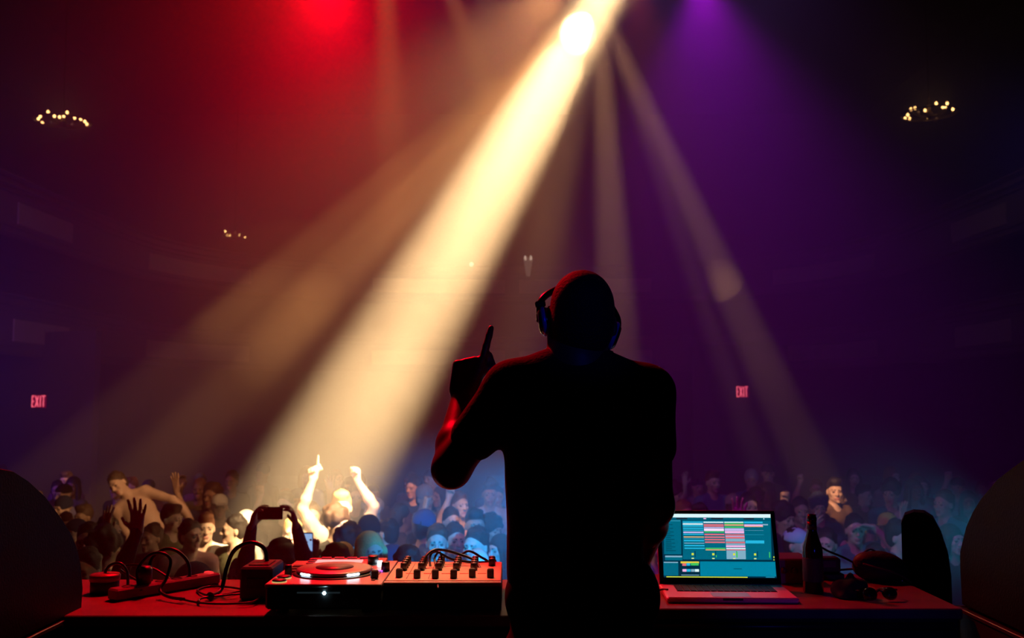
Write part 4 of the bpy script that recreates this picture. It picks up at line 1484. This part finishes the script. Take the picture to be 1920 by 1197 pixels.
# middle, blue light
person(796, 914, 40, 'long', 'beanie', 'grey', 'fair', 'grey', 'hazy person in a grey beanie below the performer\'s elbow', 1.78, group=G)
person(796, 962, 130, 'long', 'beanie', 'blue', 'fair', 'blue', 'person in a blue knit hat in front of the grey beanie', 1.74, group=G)
person(779, 1000, 20, 'fem', 'long', 'dark', 'fair', 'black', 'dark-haired woman with cyan-lit cheek left of the blue-faced man', 1.66, group=G)
person(846, 955, 22, 'plain', 'short', 'dark', 'fair', 'navy', 'dark-haired man with blue face behind the blue-faced man', 1.78, group=G)
person(853, 985, -12, 'turn_r', 'short', 'dark', 'fair', 'charcoal', 'man peering past the blue-faced man\'s right side', 1.72, group=G)
person(890, 958, 10, 'plain', 'quiff', 'dark', 'tan', 'plum', 'man with dark quiff dim violet near the performer\'s shirt', 1.78, group=G)
person(922, 972, 40, 'plain', 'bushy', 'dark', 'tan', 'navy', 'dark curly-haired person beside the performer\'s shirt', 1.74, group=G)
person(893, 993, 5, 'turn_l', 'short', 'dark', 'fair', 'black', 'man with a cyan forehead left of the dark-bobbed woman', 1.68, group=G)
person(896, 1028, 20, 'plain', None, 'dark', 'fair', 'black', 'bald blue-lit head low behind the mixer\'s right end', 1.66, group=G)
person(918, 906, 5, 'long', 'quiff', 'brown', 'fair', 'white', 'hazy man in an open white collar by the performer\'s waist', 1.80, group=G)
person(862, 925, 30, 'fist', 'short', 'auburn', 'fair', 'pink', 'pink-lit person behind the dark-haired blue-lit man', 1.76, group=G)
# right side, teal light
person(1282, 942, 20, 'plain', 'short', 'auburn', 'tan', 'plum', 'dim pinkish head just above the laptop\'s left corner', 1.75, group=G)
person(1312, 948, -20, 'plain', 'quiff', 'dark', 'tan', 'navy', 'dim blue head above the laptop\'s left half', 1.74, group=G)
person(1276, 1020, 0, 'high', 'short', 'dark', 'fair', 'navy', 'person showing an open blue-lit hand over the laptop lid', 1.75, group=G)
person(1403, 928, 10, 'spread', 'short', 'dark', 'fair', 'black', 'bearded man with orange-lit face and spread arms above the laptop', 1.78, beard=True, group=G)
person(1500, 936, 0, 'fist', 'short', 'dark', 'tan', 'navy', 'person raising an orange-lit fist left of the bottle top', 1.74, group=G)
person(1468, 950, 30, 'plain', 'bushy', 'dark', 'tan', 'black', 'dark curly head right of the laptop lid', 1.74, group=G)
person(1535, 932, -10, 'plain', 'bushy', 'navy', 'tan', 'navy', 'dark blue head right of the orange-lit fist', 1.78, group=G)
person(1492, 992, 15, 'turn_r', 'cap_back', 'cyan', 'fair', 'navy', 'man in a bright blue-lit cap between laptop and bottle', 1.74, group=G)
person(1550, 995, -30, 'long', 'short', 'dark', 'fair', 'teal', 'person with teal-lit shoulder right behind the beer bottle', 1.66, group=G)
person(1602, 968, -5, 'over', 'short', 'dark', 'fair', 'teal', 'person with a bare forearm bent up in front of the face', 1.76, group=G)
person(1663, 963, -40, 'plain', 'cap', 'lime', 'fair', 'navy', 'person in a lime-yellow cap on the right', 1.74, group=G)
person(1684, 978, 15, 'turn_r', 'short', 'dark', 'fair', 'navy', 'short-haired man with teal face left of the small loudspeaker', 1.76, group=G)
person(1770, 922, -60, 'plain', 'short', 'brown', 'fair', 'teal', 'tall person in teal top, rightmost clear figure in the crowd', 1.80, group=G)
person(1782, 985, 20, 'plain', 'bob', 'dark', 'fair', 'black', 'person beside the right stage monitor\'s curved edge', 1.70, group=G)
person(1575, 1005, 20, 'long', 'hood', 'navy', 'fair', 'teal', 'hooded person low behind the cable on the right', 1.62, group=G)
person(1640, 1025, -15, 'long', 'short', 'dark', 'fair', 'teal', 'front-row person behind the slumped bag', 1.64, group=G)
person(1236, 1000, 10, 'plain', 'short', 'dark', 'fair', 'blue', 'blue-lit person glimpsed under the performer\'s elbow', 1.70, group=G)
# shirtless man sitting up on a friend's shoulders
person(292, 850, 12, 'bare', 'short', 'brown', 'fair', 'black', 'shirtless man leaning over above the crowd on the left', 1.74, D=10.4, z0=FLOOR + .33, group=G)

# phones in hands: between the two raised hands, and the small lit one
e = empty('phone', (ph.location.x - .0, ph.location.y - .30, P(527, 963, ph.location.y - .30).z), (R(-6), 0, R(4)))
tag(e, 'dark phone held sideways between two raised hands', 'phone')
MB().box((0, 0, 0), (.15, .009, .075), bev=.003).build('case', M_black, e)
MB().box((-.055, -.005, .018), (.018, .002, .018), bev=.0006).build('camera_lens', M_gloss, e)
MB().box((0, .0046, 0), (.135, .001, .064)).build('screen', mat('dim_phone_screen', (.02, .02, .02), .2, emit=(.5, .35, .25), emit_s=.3), e)
lp = op.location + Vector((-.165, -.385, 1.865)) * op.scale[0]
e = empty('phone', lp, (R(4), 0, R(-10)))
tag(e, 'small phone with glowing pale blue screen held up in the warm light', 'phone')
MB().box((0, 0, 0), (.066, .009, .125), bev=.003).build('case', mat('blue_phone_case', (.25, .42, .80), .4), e)
MB().box((0, -.0052, 0), (.056, .001, .110)).build('screen', mat('blue_phone_screen', (.2, .4, .8), .2, emit=(.35, .58, 1.0), emit_s=.8), e)
MB().box((.018, .0052, .045), (.014, .002, .014)).build('camera_lens', M_gloss, e)

# the far crowd, too hazy to tell apart
rng = random.Random(21)
placed = [(o.location.x, o.location.y) for o in bpy.data.objects if o.name.startswith('person')]
n = 0
for row in range(8):
    y = 8.6 + row * .72
    x = -.50 * y - .2
    while x < .50 * y + .4:
        xx, yy = x + rng.uniform(-.16, .16), y + rng.uniform(-.2, .2)
        x += .62 + row * .03 + rng.uniform(0, .25)
        if any(math.hypot(xx - a, yy - b) < .50 for a, b in placed):
            continue
        H = rng.uniform(1.60, 1.84)
        s = H / 1.8
        body = rng.choices(['plain', 'turn_l', 'turn_r', 'long', 'fem', 'fem_l', 'fist', 'open_bare', 'one_phone'], [4, 3, 3, 3, 3, 3, 1, .8, .3])[0]
        hair = rng.choice(['long', 'bob', 'long']) if body.startswith('fem') else rng.choice(['short', 'short', 'quiff', 'bushy', 'cap', 'beanie', 'cap_back'])
        o = link('person', BODY[body], None, (xx, yy, FLOOR), (0, 0, R(rng.uniform(-35, 35))))
        o.scale = (s, s, s)
        shn = rng.choice(['black', 'charcoal', 'grey', 'navy', 'blue', 'brown', 'plum', 'olive', 'teal'])
        for i, m_ in enumerate((SK[rng.choice(['fair', 'fair', 'tan', 'brown'])], SM[shn], M_trous)):
            o.material_slots[i].link = 'OBJECT'
            o.material_slots[i].material = m_
        h = link('hat' if hair in HATS else 'hair', HAIR[hair], o)
        h.rotation_euler = (0, 0, TURN.get(body, 0))
        h.material_slots[0].link = 'OBJECT'
        hcn = rng.choice(['dark', 'dark', 'brown', 'brown', 'auburn'] if hair not in HATS else ['black', 'grey', 'navy', 'navy'])
        h.material_slots[0].material = HC[hcn]
        px_ = 960 + xx / yy * F
        where = ('left of the raised-arms man' if px_ < 600 else 'behind the raised-arms man' if px_ < 760 else 'behind the performer' if px_ < 1260 else 'above the laptop' if px_ < 1500 else 'right of the bottle')
        style = {'short': 'short {} hair', 'quiff': 'swept {} hair', 'bushy': 'bushy {} hair', 'long': 'long {} hair', 'bob': 'bobbed {} hair', 'cap': '{} cap', 'cap_back': 'backward {} cap', 'beanie': '{} beanie'}[hair].format(hcn)
        act = {'fist': 'raised fist, ', 'open_bare': 'raised hand, ', 'one_phone': 'raised arm, '}.get(body, '')
        tag(o, 'hazy back-row figure, ' + style + ', ' + shn + ' top, ' + act + where, 'person', 'far rows of the crowd ' + where)
        placed.append((xx, yy))
        n += 1
print('far crowd', n)


# ------------------------------------------------------------------ chandeliers, exit signs, sconces
M_bulb = mat('warm_bulb', (1, .8, .5), .4, emit=(1.0, .52, .16), emit_s=7)
M_bulb_dim = mat('unlit_bulb', (.30, .24, .24), .3)
M_brass = mat('dark_brass', (.08, .05, .025), .45, .7)
bulb_mesh = MB().lathe([(0, -.034), (.014, -.026), (.024, -.008), (.024, .008), (.014, .024), (0, .034)], n=12).mesh('bulb', True)
bulb_mesh.materials.append(M_bulb)
dim_mesh = bulb_mesh.copy()
dim_mesh.materials.clear()
dim_mesh.materials.append(M_bulb_dim)


def chandelier(px, py, D, rx, lit, off, label, ceil=12.0):
    """lit / off: where the photo shows the bulbs; all of them stand on one level ring."""
    c = P(px, py, D)
    e = empty('chandelier', c)
    tag(e, label, 'chandelier', 'hall chandeliers')
    MB().tube(arc((0, 0, -.06), rx, 0, 2 * math.pi * 35 / 36, 36, 'xy')[:36], .014, 8, closed=True).build('ring', M_brass, e, True)
    MB().tube([(0, 0, -.02), (0, 0, ceil - c[2])], .012, 8).build('chain', M_brass, e)
    MB().lathe([(0, -.16), (.05, -.13), (.07, -.06), (.03, .0), (.03, .1), (0, .1)], n=18).build('hub', M_brass, e, True)
    d_ = bpy.data.lights.new('chandelier_light', 'POINT')
    d_.energy = 5
    d_.color = (1.0, .55, .2)
    d_.shadow_soft_size = .3
    lo_ = bpy.data.objects.new('chandelier_light', d_)
    lo_.location = (0, 0, .12)
    COL.objects.link(lo_)
    lo_.parent = e
    for (bx, by), me_ in [(q_, bulb_mesh) for q_ in lit] + [(q_, dim_mesh) for q_ in off]:
        t = P(bx, by, 1.0)
        yb = min(max((c.z - CAMZ) / (t.z - CAMZ), D - rx), D + rx)
        p = P(bx, by, yb) - c
        b_ = link('bulb', me_, e, p)
        MB().tube([(0, 0, -.03), (0, 0, -.075)], .010, 6).build('candle_socket', M_brass, b_)
        MB().tube(smooth_path([(0, 0, -.10), (p.x * .5, p.y * .5, p.z - .13), (p.x, p.y, p.z - .07)], 5), .008, 6).build('arm', M_brass, e, True)


chandelier(118, 222, 18.0, .50, [(90, 210), (75.5, 218.5), (72, 223), (79.5, 229.5), (102, 218), (111.5, 219.5), (119.5, 218), (126, 211), (140, 221), (151.5, 223.5), (159, 228), (163, 233)],
           [(95.5, 230), (123, 230), (135, 233)], 'ring chandelier of warm bulbs, upper left of the hall')
chandelier(1742, 207, 18.0, .50, [(1697, 222), (1702, 215.5), (1705.5, 222.5), (1708, 205), (1715.5, 203), (1734.5, 207), (1740.5, 219.5), (1755.5, 194), (1768, 201), (1773.5, 201), (1776, 194), (1786.5, 205)],
           [(1756, 222), (1722, 211)], 'ring chandelier of warm bulbs, upper right of the hall')
chandelier(441, 440, 27.0, .34, [(422.5, 434), (426, 441), (431, 441), (449, 441), (459.5, 445.5)], [(440, 446), (453, 437)], 'small distant chandelier with five lit bulbs below the red glow')


def exit_sign(px, py, D, wpx, hpx, rz, label):
    wd, hh = wpx / F * D, hpx / F * D
    e = empty('exit_sign', P(px, py, D), (0, 0, rz))
    tag(e, label, 'exit sign', 'lit exit signs')
    MB().box((0, .03, 0), (wd, .05, hh), bev=.008).build('housing', mat('sign_housing', (.05, .05, .05), .5), e)
    MB().box((0, .002, 0), (wd * .97, .008, hh * .95)).build('face', mat('exit_face_red', (.3, .01, .03), .4, emit=(.20, .0, .02), emit_s=1.0), e)
    # strokes of the four letters, in a 4 x 1 layout
    st = {'E': [((0, 0), (0, 1)), ((0, 0), (.8, 0)), ((0, .5), (.7, .5)), ((0, 1), (.8, 1))], 'X': [((0, 0), (.9, 1)), ((0, 1), (.9, 0))],
          'I': [((.4, 0), (.4, 1))], 'T': [((.4, 0), (.4, 1)), ((-.05, 1), (.85, 1))]}
    for k, chn in enumerate('EXIT'):
        mb = MB()
        lw_, lh_ = wd * (.18, .21, .2, .26)[k], hh * .80
        x0 = (-.44, -.22, .02, .20)[k] * wd
        for (ax_, ay_), (bx_, by_) in st[chn]:
            a = Vector((x0 + ax_ * lw_, -.006, -lh_ / 2 + ay_ * lh_))
            b = Vector((x0 + bx_ * lw_, -.006, -lh_ / 2 + by_ * lh_))
            mb.tube([a, b], wd * .036, 6)
        mb.build('letter', mat('exit_letter_pink', (.8, .3, .3), .4, emit=(1.0, .13, .20), emit_s=2.0), e)
    return e


exit_sign(73, 753, 20.5, 30, 25, R(-6), 'lit red EXIT sign on the far left under the lower balcony')
exit_sign(1392, 735, 25.5, 25, 23, R(10), 'lit red EXIT sign right of the performer under the lower balcony')
for px, D, rzz in ((73, 20.5, -18), (1392, 25.5, 10)):
    p = P(px, 750, D)
    d = Vector((-math.sin(R(rzz)), math.cos(R(rzz)), 0))
    tag(MB().box(p + d * .16 + Vector((0, 0, .85 - p.z)), (2.6, .16, 4.1), rz=R(rzz)).build('wall_' + ('left_doorway' if px < 900 else 'right_doorway'), M_wall), kind='structure')

# wall sconce in the middle of the far balcony
e = empty('wall_sconce', P(990, 492, 31.4))
tag(e, 'pale glass sconce glinting in the centre of the far balcony', 'wall lamp')
MB().lathe([(.06, -.45), (.15, .10), (.15, .14), (.12, .14), (.04, -.42)], n=20).build('glass_shade', mat('pale_glass', (.8, .7, .6), .2, emit=(1, .75, .55), emit_s=.12), e, True)
for s in (-1, 1):
    MB().lathe([(0, -.08), (.03, -.05), (.03, .05), (0, .08)], (s * .09, -.14, .12), 10).build('bulb', mat('dim_sconce_bulb', (1, .9, .8), .3, emit=(1, .75, .55), emit_s=1.2), e, True)
MB().box((0, .12, -.05), (.10, .12, .35), bev=.01).build('bracket', M_brass, e)
e = empty('wall_sconce', P(884, 496, 31.4))
tag(e, 'tiny bright lamp point beside the main beam on the far balcony', 'wall lamp')
MB().lathe([(0, -.07), (.055, -.03), (.055, .03), (0, .07)], n=12).build('bulb', mat('bright_bulb', (1, .9, .8), .3, emit=(1, .80, .65), emit_s=3), e, True)
MB().box((0, .09, -.05), (.08, .12, .16), bev=.01).build('bracket', M_brass, e)


# ------------------------------------------------------------------ denser puffs of haze drifting through the beams


def puff(c, r, density, label, lobes=3, seed=1):
    rng = random.Random(seed)
    f = Field()
    f.ell((0, 0, 0), r, 0, r[0] * .5)
    for i in range(lobes):
        a, b = rng.uniform(0, 6.28), rng.uniform(-.6, .6)
        q_ = rng.uniform(.45, .65)
        f.ell((r[0] * .62 * math.cos(a), r[1] * .4 * math.sin(a), r[2] * .62 * math.sin(b * 2)), (r[0] * q_, r[1] * q_, r[2] * q_), 0, r[0] * .5)
    me = field_mesh('puff', f, max(r) / 14)
    me.materials.append(haze_mat('dense_haze_puff_%d' % seed, density))
    tag(link('haze_puff', me, None, c), label, 'haze', kind='stuff')


puff(P(680, 810, 8.4), (.95, .9, 1.0), .05, 'bright puff of haze low in the main warm beam', seed=3)
puff(P(1078, 60, 6.15), (.10, .14, .11), .25, 'small bright knot of haze at the top beside the lamps', seed=4)
puff(P(1345, 520, 8.3), (.17, .3, .22), .16, 'small puff of haze in the right-hand beam', seed=5)
puff(P(530, 610, 10.2), (.9, .9, .95), .09, 'puff of haze glowing left of the main beam', seed=6)

f = Field()  # added haze volume, tapered so the main beam brightens gradually
for t_ in np.linspace(.05, 1.0, 16):
    c_ = np.array(L1) * (1 - t_) + np.array(P(600, 900, 8.5)) * t_
    f.ell(c_, (.09 + .82 * t_,) * 3, 0, .06 + .3 * t_)
me = field_mesh('plume', f, .06)
me.materials.append(haze_mat('plume_haze', .075))
tag(link('added_haze_plume', me), 'added plume of haze shaped to brighten the main warm beam', 'haze', kind='stuff')
